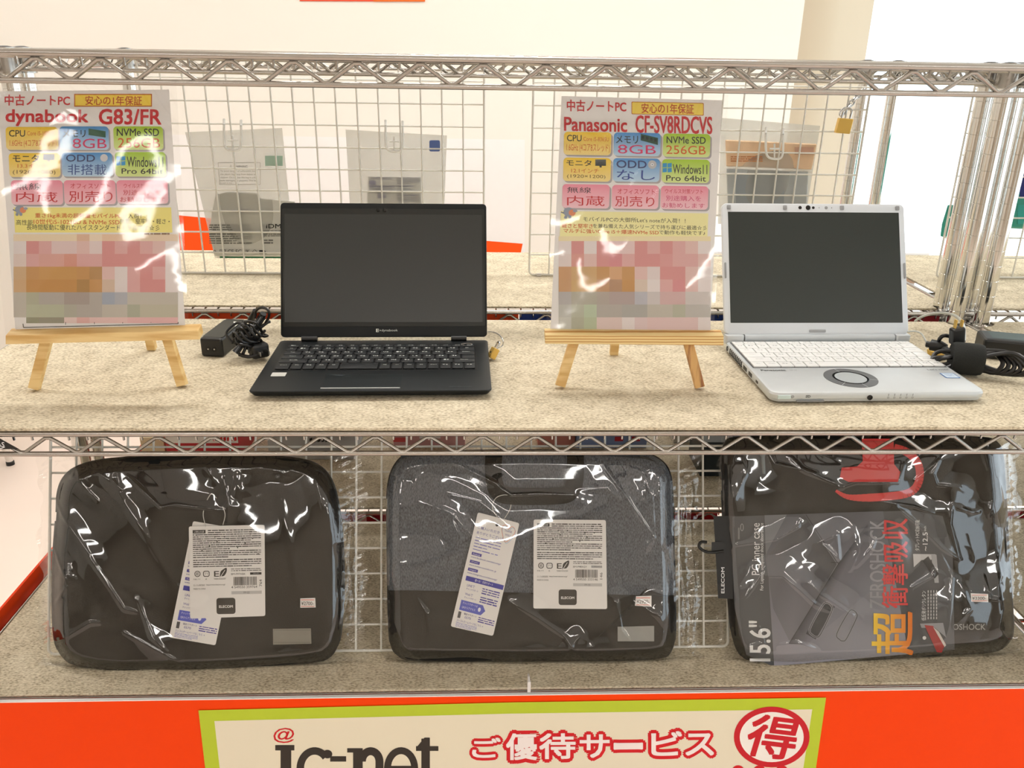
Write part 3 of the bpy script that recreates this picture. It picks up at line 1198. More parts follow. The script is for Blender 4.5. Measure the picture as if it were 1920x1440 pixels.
def sign2(ik):
    def T(s, x0, y0, x1, y1, c, **k):
        k.setdefault('sh', .02)
        ik.text(s, x0, y0, x1, y1, c, **k)
    o = lambda x, y: (1030 + x / 4.965, 170 + y / 4.965)

    def C(s, x0, y0, x1, y1, c, **k):
        a, b = o(x0, y0); d, e = o(x1, y1)
        T(s, a, b, d, e, c, **k)
    C('中古ノートPC', 165, 90, 715, 195, CRIM, bold=.03)
    a, b = o(765, 108); d, e = o(1438, 226)
    ik.rrect(a, b, d, e, 2, (200, 110, 20), 1, .02, 0)
    ik.rrect(a + 1.2, b + 1.2, d - 1.2, e - 1.2, 2, (250, 222, 90), 2, .02, 0)
    C('安心の1年保証', 858, 122, 1345, 212, (190, 66, 30), layer=3, bold=.02)
    C('Panasonic', 140, 252, 722, 378, CRIM, bold=.04)
    C('CF-SV8RDCVS', 805, 238, 1515, 396, CRIM, bold=.03)
    B = [(135, 385, 575, 600), (598, 392, 1035, 608), (1058, 402, 1497, 618), (130, 625, 572, 845), (592, 630, 1027, 848), (1048, 640, 1490, 858), (120, 872, 560, 1095), (582, 880, 1017, 1100), (1037, 888, 1478, 1106)]
    CC = [(YEL, YELB), (BLU, BLUB), (GRN, GRNB), (YEL, YELB), (BLU, BLUB), (GRN, GRNB), (PNK, PNKB), (PNK, PNKB), (PNK, PNKB)]
    for q, (c, cb) in zip(B, CC):
        a, b = o(q[0], q[1]); d, e = o(q[2], q[3])
        badge(ik, a, b, d, e, c, cb, .015, -.03)
    C('CPU', 165, 412, 300, 470, DARK, bold=.02)
    C('Core i5-8365U', 318, 432, 555, 470, ORG)
    C('1.6GHz (4コア8スレッド)', 160, 495, 562, 578, ORG)
    C('メモリ', 622, 420, 825, 490, DARK, bold=.02)
    ik.poly([o(852, 402), o(1012, 440), o(1010, 506), o(850, 462)], (44, 84, 66), 3)
    for k in range(4):
        ik.poly([o(862 + 38 * k, 418 + 9 * k), o(884 + 38 * k, 424 + 9 * k), o(883 + 38 * k, 452 + 9 * k), o(861 + 38 * k, 446 + 9 * k)], (24, 40, 40), 4)
    C('8GB', 638, 505, 992, 588, MAG)
    C('NVMe SSD', 1092, 428, 1455, 492, DARK, bold=.02)
    C('256GB', 1088, 512, 1456, 592, ORG)
    C('モニタ', 160, 645, 392, 700, DARK, bold=.02)
    x, y = o(428, 640); monitor(ik, x, y, 20, 12)
    C('12.1インチ', 205, 725, 460, 765, ORG)
    C('(1920×1200)', 165, 782, 522, 822, (120, 92, 40))
    C('ODD', 626, 650, 905, 720, (44, 56, 110), bold=.03)
    x, y = o(958, 688); ik.disc(x, y, 8, 8, (190, 192, 196), 3); ik.disc(x, y, 3, 3, (236, 238, 240), 4, 12); ik.disc(x, y, 1.3, 1.3, (120, 140, 160), 5, 10)
    C('なし', 628, 738, 985, 832, (40, 66, 150))
    x, y = o(1055, 675); winlogo(ik, x, y, 17, 17)
    C('Windows11', 1150, 688, 1470, 775, DARK, bold=.01)
    C('Pro 64bit', 1088, 790, 1458, 842, DARK, bold=.02)
    C('無線', 165, 898, 388, 952, DARK)
    C('内蔵', 165, 980, 515, 1072, CRIM)
    C('オフィスソフト', 636, 915, 982, 965, CRIM)
    C('別売り', 612, 982, 978, 1080, CRIM)
    C('ウイルス対策ソフト', 1078, 915, 1430, 960, CRIM)
    C('別途購入を', 1086, 978, 1412, 1028, MAG)
    C('お勧めします', 1052, 1045, 1445, 1092, MAG)
    ik.poly([o(108, 1120), o(1480, 1142), o(1470, 1385), o(95, 1385)], (250, 244, 176), 1)
    x, y = o(200, 1130); critter(ik, x - 4, y, 1.1)
    C('モバイルPCの大御所Let\'s noteが入荷！！', 315, 1182, 1268, 1226, DARK)
    C('軽さと堅牢さ', 118, 1238, 405, 1280, ORG, bold=.02)
    C('を兼ね備えた人気シリーズで持ち運びに最適☆彡', 406, 1247, 1465, 1289, DARK)
    C('マルチに強いCore i5＋爆速NVMe SSD', 132, 1292, 1018, 1332, ORG, bold=.02)
    C('で動作も軽快です♪', 1020, 1302, 1450, 1342, DARK)


# soft colour patches of the price area printed on the lower half
def patches(x0, xs, rows):
    out = []
    for y0, y1, row in rows:
        x = x0
        for w, c in row:
            if c:
                out.append((x, y0, x + w * xs, y1, c))
            x += w * xs
    return out


w_ = (236, 226, 224)
P1, P2, P3 = (220, 152, 150), (226, 176, 174), (230, 196, 190)
O1, O2 = (205, 156, 100), (214, 178, 136)
G1, G2, G3 = (186, 180, 172), (200, 194, 182), (188, 188, 168)
cells1 = patches(25.5, 23.7, [
    (439, 452, [(5, (240, 222, 190)), (1, (228, 190, 162)), (1, (242, 224, 200)), (2, (238, 206, 176)), (4, (236, 214, 186))]),
    (452, 476, [(1, w_), (1, P1), (1, P2), (2, (230, 206, 204)), (1, P3), (1, (232, 214, 212)), (1, P1), (1, P2), (1, P1), (1, P2), (1, P3), (1, w_)]),
    (476, 500, [(1, (232, 214, 206)), (1, P2), (2, (224, 172, 162)), (1, (220, 158, 142)), (2, P2), (5, P1), (1, w_)]),
    (500, 524, [(1, (214, 182, 142)), (1, O1), (3, (208, 160, 98)), (1, O1), (1, (190, 148, 98)), (1, P3), (1, (232, 222, 220)), (1, P2), (1, P1), (1, P2), (1, w_)]),
    (524, 548, [(1, O2), (4, (204, 152, 90)), (1, (182, 142, 88)), (1, O1), (1, (218, 194, 172)), (1, (232, 222, 220)), (1, P2), (2, P1), (1, w_)]),
    (548, 571, [(1, G2), (1, (184, 184, 160)), (2, G1), (2, (176, 164, 156)), (1, G1), (1, (170, 178, 192)), (1, (182, 184, 190)), (4, G2)]),
    (571, 595, [(1, G2), (3, (190, 194, 168)), (1, (184, 182, 166)), (2, G1), (2, G2), (1, (178, 180, 160)), (3, (196, 192, 172))]),
    (595, 606, [(1, None), (1, (158, 158, 134)), (2, (160, 156, 138)), (1, (238, 214, 208)), (1, (232, 186, 180)), (3, (236, 202, 198)), (4, (236, 190, 190))])])
cells2 = patches(1047.5, 23.75, [
    (443, 452, [(12, (246, 232, 186))]),
    (452, 476, [(1, w_), (1, P1), (1, w_), (1, P1), (2, (234, 206, 204)), (1, P1), (1, P2), (1, P1), (1, P2), (1, P3), (1, w_)]),
    (476, 500, [(1, (232, 218, 214)), (1, (222, 160, 150)), (1, P3), (1, P1), (1, (220, 146, 150)), (1, P2), (2, P1), (1, (222, 160, 158)), (2, P2), (1, P3)]),
    (500, 524, [(1, (210, 164, 122)), (2, (212, 174, 122)), (1, O1), (1, (218, 172, 130)), (1, O1), (1, P3), (1, (232, 218, 216)), (2, P1), (1, P3), (1, w_)]),
    (524, 547, [(1, (208, 164, 122)), (2, (214, 176, 118)), (1, (206, 162, 122)), (1, (190, 152, 122)), (1, O1), (1, (224, 206, 190)), (1, w_), (1, P2), (1, (222, 150, 152)), (1, P3), (1, w_)]),
    (547, 571, [(1, (188, 184, 182)), (2, (184, 180, 164)), (1, (184, 174, 164)), (2, (184, 168, 164)), (1, (192, 192, 200)), (1, (212, 204, 202)), (2, (216, 182, 180)), (2, (214, 206, 202))]),
    (571, 595, [(1, (196, 196, 188)), (1, (190, 192, 172)), (1, (192, 206, 178)), (2, G1), (2, (180, 178, 172)), (2, G2), (1, (188, 188, 168)), (2, (196, 192, 186))]),
    (595, 619, [(1, (204, 204, 194)), (1, (186, 186, 164)), (1, (190, 200, 168)), (2, (228, 206, 200)), (1, w_), (1, (228, 206, 206)), (4, (230, 202, 200)), (1, w_)])])

S1P = ((-.46, .098, .087), (0, -math.cos(math.radians(14.5)), math.sin(math.radians(14.5))))
S2P = ((.2, .134, .0765), (0, -math.cos(math.radians(15)), math.sin(math.radians(15))))
price_sign('laminated price sign for the black laptop, on the left easel', [(-5, 171), (317, 168), (347.7, 613), (29, 622)],
           [(-40, 158), (331, 160), (354, 610), (10, 626)], S1P, cells1, sign1, 0, 0)
price_sign('laminated price sign for the white laptop, on the easel between the laptops', [(1053, 180), (1354, 188), (1331, 623), (1032, 621)],
           [(1042, 171), (1366, 178), (1338, 625), (1024, 623)], S2P, cells2, sign2, 0, 0)


# ------------------------------------------------------------------ laptops
def rslab(mb, M, x0, x1, y0, y1, z0, z1, r, chamf=.0015, tr=None, mi=0):
    """rounded slab in laptop coordinates with softened top and bottom rims"""
    def loop(dx, z):
        pts = rr_pts(x0 + dx, y0 + dx, x1 - dx, y1 - dx, max(r - dx, .0005), 5)
        return [M @ Vector((x, y, z)) for x, y in pts]
    b = tr if tr else chamf
    mb.loops([loop(b, z0), loop(b * .3, z0 + b * .5), loop(0, z0 + b), loop(0, z1 - chamf), loop(chamf * .3, z1 - chamf * .3), loop(chamf, z1)], mi)


def laptop_frame(cx, cy, rot):
    return Matrix.Translation((cx, cy, 0)) @ Matrix.Rotation(rot, 4, 'Z')


def lid_frame(M, y, z, lean):
    # local x right, y up the lid, z towards the viewer
    a = math.radians(lean)
    R = Matrix(((1, 0, 0, 0), (0, math.sin(a), -math.cos(a), 0), (0, math.cos(a), math.sin(a), 0), (0, 0, 0, 1)))
    return M @ Matrix.Translation((0, y, z)) @ R


def ink_on(M, z):
    return Ink(lambda x, y, off: M @ Vector((x, -y, z + off)), .0001)


def key_rows(defs):
    for y0, y1, keys in defs:
        for x0, x1, lab in keys:
            yield x0, x1, y0, y1, lab


def row(xs, xe, labs, ws=None):
    ws = ws or [1] * len(labs)
    tot = sum(ws)
    out, x = [], xs
    for l, w in zip(labs, ws):
        out.append((x, x + (xe - xs) * w / tot, l))
        x += (xe - xs) * w / tot
    return out


def build_keys(kb, M, z, rows, gap, kmat, ink, h=.0014, sub=False):
    for x0, x1, y0, y1, lab in key_rows(rows):
        mb = MB()
        rslab(mb, M, x0 + gap, x1 - gap, y0 + gap, y1 - gap, z, z + h, .0012, .0004)
        mb.build('key', kmat, kb, smooth=True)
        if lab and lab != ' ':
            w, hh = x1 - x0, y1 - y0
            big = len(lab) == 1
            lw = .0030 if big else min(w * .5, .0022 * len(lab))
            lh = .0036 if big else .0022
            cx, cy = x0 + w * (.36 if big else .5), y0 + hh * .58
            ink.text(lab, cx - lw / 2, -(cy + lh / 2), cx + lw / 2, -(cy - lh / 2), ink.keycol, 1, bold=.02)
            if big:
                ink.rect(cx + lw * .95, -(cy + .0004), cx + lw * 1.75, -(cy - .0016), ink.keycol, 1)


# -- black laptop
C1 = (-.13636, .08272, .017257)
M1 = laptop_frame(*C1)
L1 = thing('laptop', 'open black laptop with a blank dark screen, left on the shelf', 'laptop', (C1[0], C1[1], 0), C1[2])
DARKBODY = mat('dark_navy_magnesium', (24, 28, 30), .42, .25, .06, 120, spec=.4)
DARKTRIM = mat('dark_trim', (16, 18, 19), .4)
mb = MB()
def l1loop(dx, df, z, r=.006):
    pts = rr_pts(-.1529 + dx, 0 + df, .1529 - dx, .2018 - dx * .3, r, 5)
    return [M1 @ Vector((x, y, z)) for x, y in pts]
mb.loops([l1loop(.012, .012, .0012), l1loop(.004, .003, .005), l1loop(.0006, .0004, .0098), l1loop(0, 0, .0112), l1loop(.0008, .0008, .0120), l1loop(.003, .003, .0122)])
base1 = mb.build('base', DARKBODY, L1, smooth=True, sharp=30)
mb = MB()
for x in (-.11, .11):
    for y in (.03, .18):
        mb.lathe([(.005, 0), (.005, .002)], M1 @ Vector((x, y, 0)), 12)
mb.build('rubber_feet', BLACK, base1)
kb = MB()
rslab(kb, M1, -.1385, .1355, .0740, .1755, .01225, .0125, .003, .0001)
kb1 = kb.build('keyboard', DARKTRIM, L1)
ik = ink_on(M1, .0146); ik.keycol = (226, 230, 226)
ROWS1 = [(.1660, .1745, row(-.1365, .1335, ['esc', 'F1', 'F2', 'F3', 'F4', 'F5', 'F6', 'F7', 'F8', 'F9', 'F10', 'F11', 'F12', 'prt', 'ins', 'del'])),
         (.1490, .1655, row(-.1365, .1335, ['半全', '1', '2', '3', '4', '5', '6', '7', '8', '9', '0', '-', '^', '\\', 'BS'], [.9] + [1] * 13 + [1.3])),
         (.1325, .1490, row(-.1365, .1335, ['Tab', 'Q', 'W', 'E', 'R', 'T', 'Y', 'U', 'I', 'O', 'P', '@', '[', 'Enter'], [1.4] + [1] * 12 + [1.4])),
         (.1160, .1325, row(-.1365, .1335, ['Caps', 'A', 'S', 'D', 'F', 'G', 'H', 'J', 'K', 'L', ';', ':', ']', ' '], [1.7] + [1] * 12 + [1.1])),
         (.0995, .1160, row(-.1365, .1335, ['Shift', 'Z', 'X', 'C', 'V', 'B', 'N', 'M', ',', '.', '/', '_', 'Shift'], [2.2] + [1] * 11 + [1.7])),
         (.0755, .0995, row(-.1365, .1335, ['Ctrl', 'Fn', '田', 'Alt', '無変', ' ', '変換', 'カナ', 'Alt', '88', 'Ctrl', '<', 'v', '>'], [1.2, 1, 1, 1, 1, 3.2, 1, 1, 1, 1, 1, 1, 1, 1]))]
build_keys(kb1, M1, .0125, ROWS1, .0011, mat('black_key', (19, 22, 24), .5), ik, .0018)
ik.build('key_legends', kb1)
# touchpad, sticker, power ring
mb = MB(); rslab(mb, M1, -.0645, .0360, .0095, .0595, .01222, .0125, .001, .0001)
tp = mb.build('touchpad', mat('touchpad_black', (30, 35, 37), .30), L1)
mb = MB(); mb.obox(M1 @ Vector((-.0142, .0088, .0126)), M1.to_3x3() @ Vector((.0502, 0, 0)), M1.to_3x3() @ Vector((0, .0007, 0)), (0, 0, .0004))
o = mb.build('touchpad_edge', mat('painted_edge_glint', (214, 216, 214), .3), tp); o['label'] = 'edge strip with a painted bright glint'  # pale non-metal colour stands in for the edge's reflection
ik = ink_on(M1, .0127)
ik.rrect(-.0525, -.0560, -.0405, -.0520, .0008, (64, 70, 74), 0)
ik.text('dynabook', .098, -.0125, .128, -.0090, (78, 84, 86), 1)
ik.build('palmrest_marks', base1)
mb = MB(); rslab(mb, M1, -.1365, -.1175, .0530, .0665, .0122, .0125, .001, .0001)
stk = mb.build('silver_sticker', mat('silver_sticker', (214, 214, 208), .4), L1)
ik = ink_on(M1, .0125); ik.greek(-.1335, -.063, -.1205, -.056, 3, (120, 120, 120)); ik.build('sticker_print', stk)
mb = MB()
pts = [M1 @ Vector((.1215 + .0085 * math.cos(k * math.pi / 12), .1800 + .0042 * math.sin(k * math.pi / 12), .0128)) for k in range(24)]
mb.tube(pts, .0005, 6, True)
mb.build('power_button', STEEL, L1, smooth=True)
# lid
LM1 = lid_frame(M1, .2000, .0135, 22.0)
mb = MB()
rslab(mb, LM1, -.1522, .1522, .004, .2030, -.0060, .0, .0055, .0012)
lid1 = mb.build('lid', DARKBODY, L1, smooth=True, sharp=30)
mb = MB()
rslab(mb, LM1, -.1490, .1490, .0195, .1945, .0, .0006, .002, .0002)
mb.build('display', mat('blank_screen', (24, 28, 27), .28, 0, .08, 300, spec=.55), lid1, smooth=True)
mb = MB()
rslab(mb, LM1, -.1462, .1455, .0260, .1862, .0006, .0008, .0005, .0001)
mb.build('active_area', mat('screen_off', (34, 38, 36), .33, 0, .08, 300, spec=.6), lid1)
mb = MB()
for x, r in ((-.0085, .0028), (.0015, .0030)):
    mb.lathe([(r, 0), (r, .0004), (r * .5, .0008)], LM1 @ Vector((x, .1925, .0005)), 14, LM1.to_3x3() @ Vector((0, 0, 1)))
mb.build('webcam', mat('lens_glass', (10, 14, 14), .08), lid1)
ik = ink_on(LM1, .0008)
ik.rect(-.0125, -.0162, -.0085, -.0112, (232, 236, 226), 1)
ik.poly([(-.0108, -.0150), (-.0092, -.0162), (-.0092, -.0112), (-.0108, -.0124), (-.0098, -.0137)], (40, 44, 44), 2)
ik.disc(-.0063, -.0137, .0008, .0010, (200, 204, 200), 1, 10)
ik.text('dynabook', -.0045, -.0156, .0195, -.0112, (200, 204, 200), 1, bold=.01)
ik.build('lid_logo', lid1)
for x0, x1 in ((-.1215, -.0985), (.0985, .1215)):
    mb = MB()
    mb.tube([M1 @ Vector((x0, .2000, .0150)), M1 @ Vector((x1, .2000, .0150))], .0042, 14)
    mb.build('hinge', BLACK, L1, smooth=True)

# -- white laptop
C2 = (.51285, .06935, .016177)
M2 = laptop_frame(*C2)
L2 = thing('laptop', 'open silver and white laptop with a round touchpad, right on the shelf', 'laptop', (C2[0], C2[1], 0), C2[2])
SILVER = mat('silver_magnesium', (206, 210, 212), .38, .35, .03, 60)
LIGHT = mat('white_key', (238, 238, 236), .45, 0, .02)
GREY = mat('grey_rubber', (158, 160, 162), .6)
mb = MB()
def l2loop(dx, z, r=.012):
    pts = rr_pts(-.1418 + dx, 0 + dx, .1418 - dx, .2075 - dx * .2, r, 6)
    return [M2 @ Vector((x, y, z)) for x, y in pts]
mb.loops([l2loop(.006, .0015), l2loop(.0022, .003), l2loop(.0018, .0065), l2loop(.0002, .0075), l2loop(0, .0125), l2loop(.0012, .0152), l2loop(.0042, .0165)])
base2 = mb.build('base', SILVER, L2, smooth=True, sharp=28)
mb = MB()
rslab(mb, M2, -.1370, .1370, .0885, .1985, .0163, .01665, .002, .0001)
kb2 = mb.build('keyboard', mat('keyboard_well', (96, 98, 100), .6), L2)
ik = ink_on(M2, .0186); ik.keycol = (176, 178, 178)
ROWS2 = [(.1850, .1965, row(-.1352, .1352, ['Esc', 'F1', 'F2', 'F3', 'F4', 'F5', 'F6', 'F7', 'F8', 'F9', 'F10', 'F11', 'F12', 'Num', 'Prt', 'Del'])),
         (.1660, .1850, row(-.1352, .1352, ['全', '1', '2', '3', '4', '5', '6', '7', '8', '9', '0', '-', '^', '\\', 'BS'], [.8] + [1] * 13 + [1.2])),
         (.1470, .1660, row(-.1352, .1352, ['Tab', 'Q', 'W', 'E', 'R', 'T', 'Y', 'U', 'I', 'O', 'P', '@', '[', 'Enter'], [1.2] + [1] * 12 + [1.4])),
         (.1280, .1470, row(-.1352, .1352, ['Caps', 'A', 'S', 'D', 'F', 'G', 'H', 'J', 'K', 'L', ';', ':', ']', ' '], [1.5] + [1] * 12 + [1.1])),
         (.1090, .1280, row(-.1352, .1352, ['Shift', 'Z', 'X', 'C', 'V', 'B', 'N', 'M', ',', '.', '/', '_', '^', 'Shift'], [2] + [1] * 12 + [1.3])),
         (.0900, .1090, row(-.1352, .1352, ['Fn', 'Ctrl', '田', 'Alt', '無変', ' ', '変換', 'カナ', 'Alt', 'App', '<', 'v', '>'], [1.2, 1.2, 1.2, 1.1, 1.1, 4.2, 1, 1, 1, 1, 1, 1, 1]))]
build_keys(kb2, M2, .01655, ROWS2, .00062, LIGHT, ik, .0020)
ik.build('key_legends', kb2)
M2r = M2.to_3x3()
up = Vector((0, 0, 1))
pc = M2 @ Vector((-.0175, .0490, .0164))
mb = MB()
mb.lathe([(.0225, 0), (.0345, 0), (.0345, .0006), (.0225, .0006)], pc, 48)
tpr = mb.build('touchpad_ring', mat('dark_grey_ring', (104, 106, 108), .45), L2)
for a_ in (-75, -130, -15, 105):
    q = math.radians(a_)
    b_ = MB()
    d = Vector((math.cos(q), math.sin(q), 0))
    b_.obox(pc + d * .0285 + up * .00065, d * .006, d.cross(up) * .0003, up * .0002)
    b_.build('button_gap', SILVER, tpr)
mb = MB(); mb.lathe([(.0232, 0), (.0232, .0009), (.0218, .0012), (.0205, .0009), (.0205, 0)], pc, 48)
mb.build('touchpad_bezel', mat('black_gloss', (20, 20, 22), .12), L2, smooth=True, sharp=30)
mb = MB(); mb.lathe([(.0204, 0), (.0204, .0007), (.0200, .0008)], pc, 48)
mb.build('touchpad', mat('touchpad_grey', (178, 184, 186), .4), L2)
ik = ink_on(M2, .0166)
ik.text('Panasonic', -.1290, -.0822, -.0950, -.0768, (40, 42, 44), 1, bold=.03)
ik.text('CF-SV', -.0890, -.0815, -.0790, -.0778, (150, 152, 154), 1)
ik.text("Let's note", .1035, -.0818, .1330, -.0770, (110, 112, 114), 1)
ik.build('palmrest_marks', base2)
ik = ink_on(M2, .0166)
x, y = .1128, -.0655
ik.rrect(x, y, x + .0195, y + .0190, .0008, (58, 110, 180), 1)
ik.rrect(x + .0013, y + .0013, x + .0182, y + .0177, .0006, (206, 220, 232), 2)
ik.text('intel', x + .004, y + .0045, x + .0145, y + .0085, (120, 150, 200), 3)
ik.text('CORE i5', x + .004, y + .0100, x + .0145, y + .0130, (120, 150, 200), 3)
ik.build('blue_sticker', base2)
# front edge details
FM2 = M2 @ Matrix(((1, 0, 0, 0), (0, 0, -1, 0), (0, 1, 0, 0), (0, 0, 0, 1)))   # x right, y up, z to the viewer
ikf = Ink(lambda x, y, off: M2 @ Vector((x, -.0003 - off, y)), .0001)
ikf.ring(-.1135, .0105, .0018, .0018, .0005, (120, 124, 126), 1, 16)
ikf.text('SD', -.0965, .0090, -.0905, .0125, (70, 72, 74), 1, bold=.02)
ikf.v = ikf.v
for k, x in enumerate((.0115, .0195, .0275, .0355, .0435)):
    ikf.ring(x, .0085, .0013, .0013, .0004, (110, 114, 116), 1, 12)
    ikf.rect(x - .0003, .0108, x + .0003, .0138, (110, 114, 116), 1)
ikf.build('front_marks', base2)
mb = MB()
mb.obox(M2 @ Vector((-.1245, -.0003, .0100)), M2r @ Vector((.0085, 0, 0)), M2r @ Vector((0, .0010, 0)), up * .0026)
mb.build('power_switch', mat('pale_switch', (206, 222, 220), .3), L2, bevel=.0006)
mb = MB()
mb.lathe([(.0034, -.001), (.0034, .0010), (.0024, .0012), (.0020, .0002)], M2 @ Vector((-.0125, -.0002, .0088)), 20, M2r @ Vector((0, -1, 0)))
mb.build('audio_jack', BLACK, L2, smooth=True)
mb = MB()
mb.obox(M2 @ Vector((-.0895, .0008, .0042)), M2r @ Vector((.0180, 0, 0)), M2r @ Vector((0, .0012, 0)), up * .0008)
mb.build('card_slot', mat('slot_metal', (150, 152, 154), .4), L2)
# left side ports
def side_part(nm, y, z, hy, hz, mt, round_=False):
    mb = MB()
    if round_:
        mb.lathe([(hy, -.002), (hy, .0006), (hy * .6, .0006), (hy * .5, -.001)], M2 @ Vector((-.1418, y, z)), 18, M2r @ Vector((-1, 0, 0)))
    else:
        mb.obox(M2 @ Vector((-.1412, y, z)), M2r @ Vector((.0010, 0, 0)), M2r @ Vector((0, hy, 0)), up * hz)
    mb.build(nm, mt, L2)
side_part('power_inlet', .190, .0098, .0036, .0036, BLACK, True)
for k in range(9):
    side_part('vent_slot', .1765 - k * .0068, .0098, .0016, .0040, mat('vent_black', (26, 26, 26), .6))
side_part('hdmi_port', .1055, .0098, .0072, .0026, BLACK)
side_part('usb_port', .0825, .0098, .0066, .0026, BLACK)
side_part('usb_port', .0545, .0098, .0040, .0016, BLACK)
# hinge and lid
mb = MB()
mb.tube([M2 @ Vector((-.1120, .2090, .0195)), M2 @ Vector((.1180, .2090, .0195))], .0062, 16)
mb.build('hinge', mat('hinge_silver', (190, 196, 200), .35, .3), L2, smooth=True, sharp=50)
for x0, x1 in ((-.1415, -.1135), (.1195, .1415)):
    mb = MB()
    rslab(mb, M2, x0, x1, .2020, .2160, .0120, .0255, .003, .001)
    mb.build('hinge_cover', SILVER, L2, smooth=True, sharp=30)
LM2 = lid_frame(M2, .2080, .0225, 25.0)
mb = MB()
rslab(mb, LM2, -.1415, .1415, .003, .2030, -.0075, .0, .008, .0015)
lid2 = mb.build('lid', mat('white_bezel', (222, 227, 232), .4, .1, .02), L2, smooth=True, sharp=30)
mb = MB()
rslab(mb, LM2, -.1325, .1325, .0205, .1895, .0, .0004, .0008, .0001)
mb.build('display', mat('blank_green_screen', (27, 37, 33), .30, 0, .08, 300, spec=.6), lid2)
PADP = [(-.1310, .1965, .0030, .0032), (-.0445, .1965, .0030, .0032), (.0440, .1965, .0030, .0032), (.1305, .1965, .0030, .0032), (-.1385, .1000, .0014, .0120), (.1385, .1000, .0014, .0120), (.0, .0080, .0125, .0022)]
for x, y, hx, hy in PADP:
    mb = MB()
    rslab(mb, LM2, x - hx, x + hx, y - hy, y + hy, -.0002, .0014, .0012, .0003)
    mb.build('bumper_pad', GREY, lid2, smooth=True)
mb = MB()
nrm = LM2.to_3x3() @ Vector((0, 0, 1))
for x, r in ((-.0210, .0026), (-.0085, .0037), (-.0005, .0021), (.0085, .0006), (.0280, .0006)):
    mb.lathe([(r, -.0002), (r, .0003), (r * .6, .0005)], LM2 @ Vector((x, .1965, .0)), 16, nrm)
mb.build('webcam', MATS['lens_glass'], lid2)
mb = MB()
mb.lathe([(.0024, -.0002), (.0024, .0003)], LM2 @ Vector((.0195, .1965, .0)), 16, nrm)
mb.build('light_sensor', GREY, lid2)


# ------------------------------------------------------------------ chargers, locks, cables
def ycable(name, label, cat, pts, r, mt, n=6, group=None):
    mb = MB(); mb.tube(catmull(pts, n, False), r, 8)
    return tag(mb.build(name, mt, smooth=True), label, cat, group)


# charger beside the black laptop
p0, p1 = onZ(377.5, 669, 0), onZ(419, 671, 0)
bd = onZ(415, 608, .028) - onZ(374.6, 638.6, .028)
bd.z = 0
wv = p1 - p0; wv.z = 0
ch1 = thing('charger', 'black laptop charger with a bundled cord and plug, left of the black laptop', 'charger', (p0 + p1) / 2 + bd * .5 * .9, 0, 'laptop chargers')
mb = MB()
L_ = bd.normalized() * .098
mb.obox((p0 + p1) / 2 + L_ / 2 + Vector((0, 0, .0142)), wv / 2, L_ / 2, (0, 0, .0140))
br1 = mb.build('power_brick', BLACK, ch1, bevel=.0035)
PB = (p0 + p1) / 2 + Vector((0, 0, .0283))
wl, ll = wv.normalized(), L_.normalized()
ik = Ink(lambda x, y, off: PB + wl * x + ll * (-y) + Vector((0, 0, off)), .0001)
ik.rect(-.015, -.088, .015, -.008, (64, 64, 58), 0)
ik.greek(-.012, -.050, .012, -.012, 7, (150, 150, 140))
ik.greek(-.010, -.072, .010, -.054, 3, (210, 210, 200))
ik.poly([(.002, -.082), (.014, -.082), (.014, -.058)], (236, 236, 230), 1)
ik.build('rating_label', br1)
nf = -ll
fc = (p0 + p1) / 2 + Vector((0, 0, .0125))
mb = MB()
for s in (-.0045, .0045):
    mb.lathe([(.0034, -.001), (.0034, .0007), (.0028, .0007), (.0028, -.0008)], fc + wl * s - ll * 0.0, 14, nf)
mb.build('inlet', mat('inlet_black', (6, 6, 6), .6), br1)
mb = MB()
for s in (-.0045, .0045):
    mb.lathe([(.0011, -.001), (.0011, .0009)], fc + wl * s, 10, nf)
mb.build('inlet_pin', STEEL, br1)
# bundled cord: wraps round a waist, loops above
bc = onZ(467, 630, .034)
ax = Vector((.55, .45, .70)).normalized()         # bundle axis rises to the back right
b1 = ax.orthogonal().normalized(); b2 = ax.cross(b1)
mb = MB()
rn = random.Random(3)
pts = []
for k in range(7 * 14):
    a_ = 2 * math.pi * k / 14
    wob = .0145 + .003 * math.sin(k * .7) + rn.uniform(-.0006, .0006)
    pts.append(bc + ax * (-.018 + .036 * k / 98 + .003 * math.sin(k * 1.3)) + b1 * wob * math.cos(a_) * 1.15 + b2 * wob * math.sin(a_))
mb.tube(pts, .0021, 7)
for q in range(5):
    o1 = b1 * rn.uniform(-.007, .007) + b2 * rn.uniform(-.007, .007)
    mb.tube(catmull([bc - ax * .030 + o1 * 1.8, bc - ax * .012 + o1, bc + ax * .012 + o1 * .9, bc + ax * .030 + o1 * 1.7, bc + ax * .034 + o1 * 2.2], 5, False), .0023, 7)
mb.tube(catmull([bc + Vector((-.020, -.014, -.006)), bc + Vector((-.030, -.004, .006)), bc + Vector((-.018, .01, .016)), bc + Vector((-.004, .0, .015))], 6, False), .0020, 7)
mb.tube(catmull([bc + Vector((-.012, -.016, -.022)), bc + Vector((.004, -.020, -.024)), bc + Vector((.020, -.012, -.020))], 6, False), .0026, 7)
mb.build('cord', BLACKCABLE, ch1, smooth=True)
mb = MB()
lp = [onZ(x, y, z) for x, y, z in ((478, 597, .055), (480, 583, .066), (491, 576.5, .074), (503, 582, .072), (504, 594, .062), (498, 605, .052))]
mb.tube(catmull(lp, 7, False), .0019, 8)
mb.build('cord_loop', BLACKCABLE, ch1, smooth=True)
mb = MB()
mb.tube([onZ(484, 606, .046), onZ(494, 588, .062)], [.0058, .0046], 12)
mb.tube([onZ(471, 600, .046), onZ(478, 582, .066)], [.0055, .0030], 10)
mb.build('connector', BLACK, ch1, smooth=True, sharp=40)
pc_ = onZ(486, 652, .0150) + Vector((.002, -.010, 0))
mb = MB()
pd = Vector((.55, -.80, .05)).normalized()      # direction the prongs point
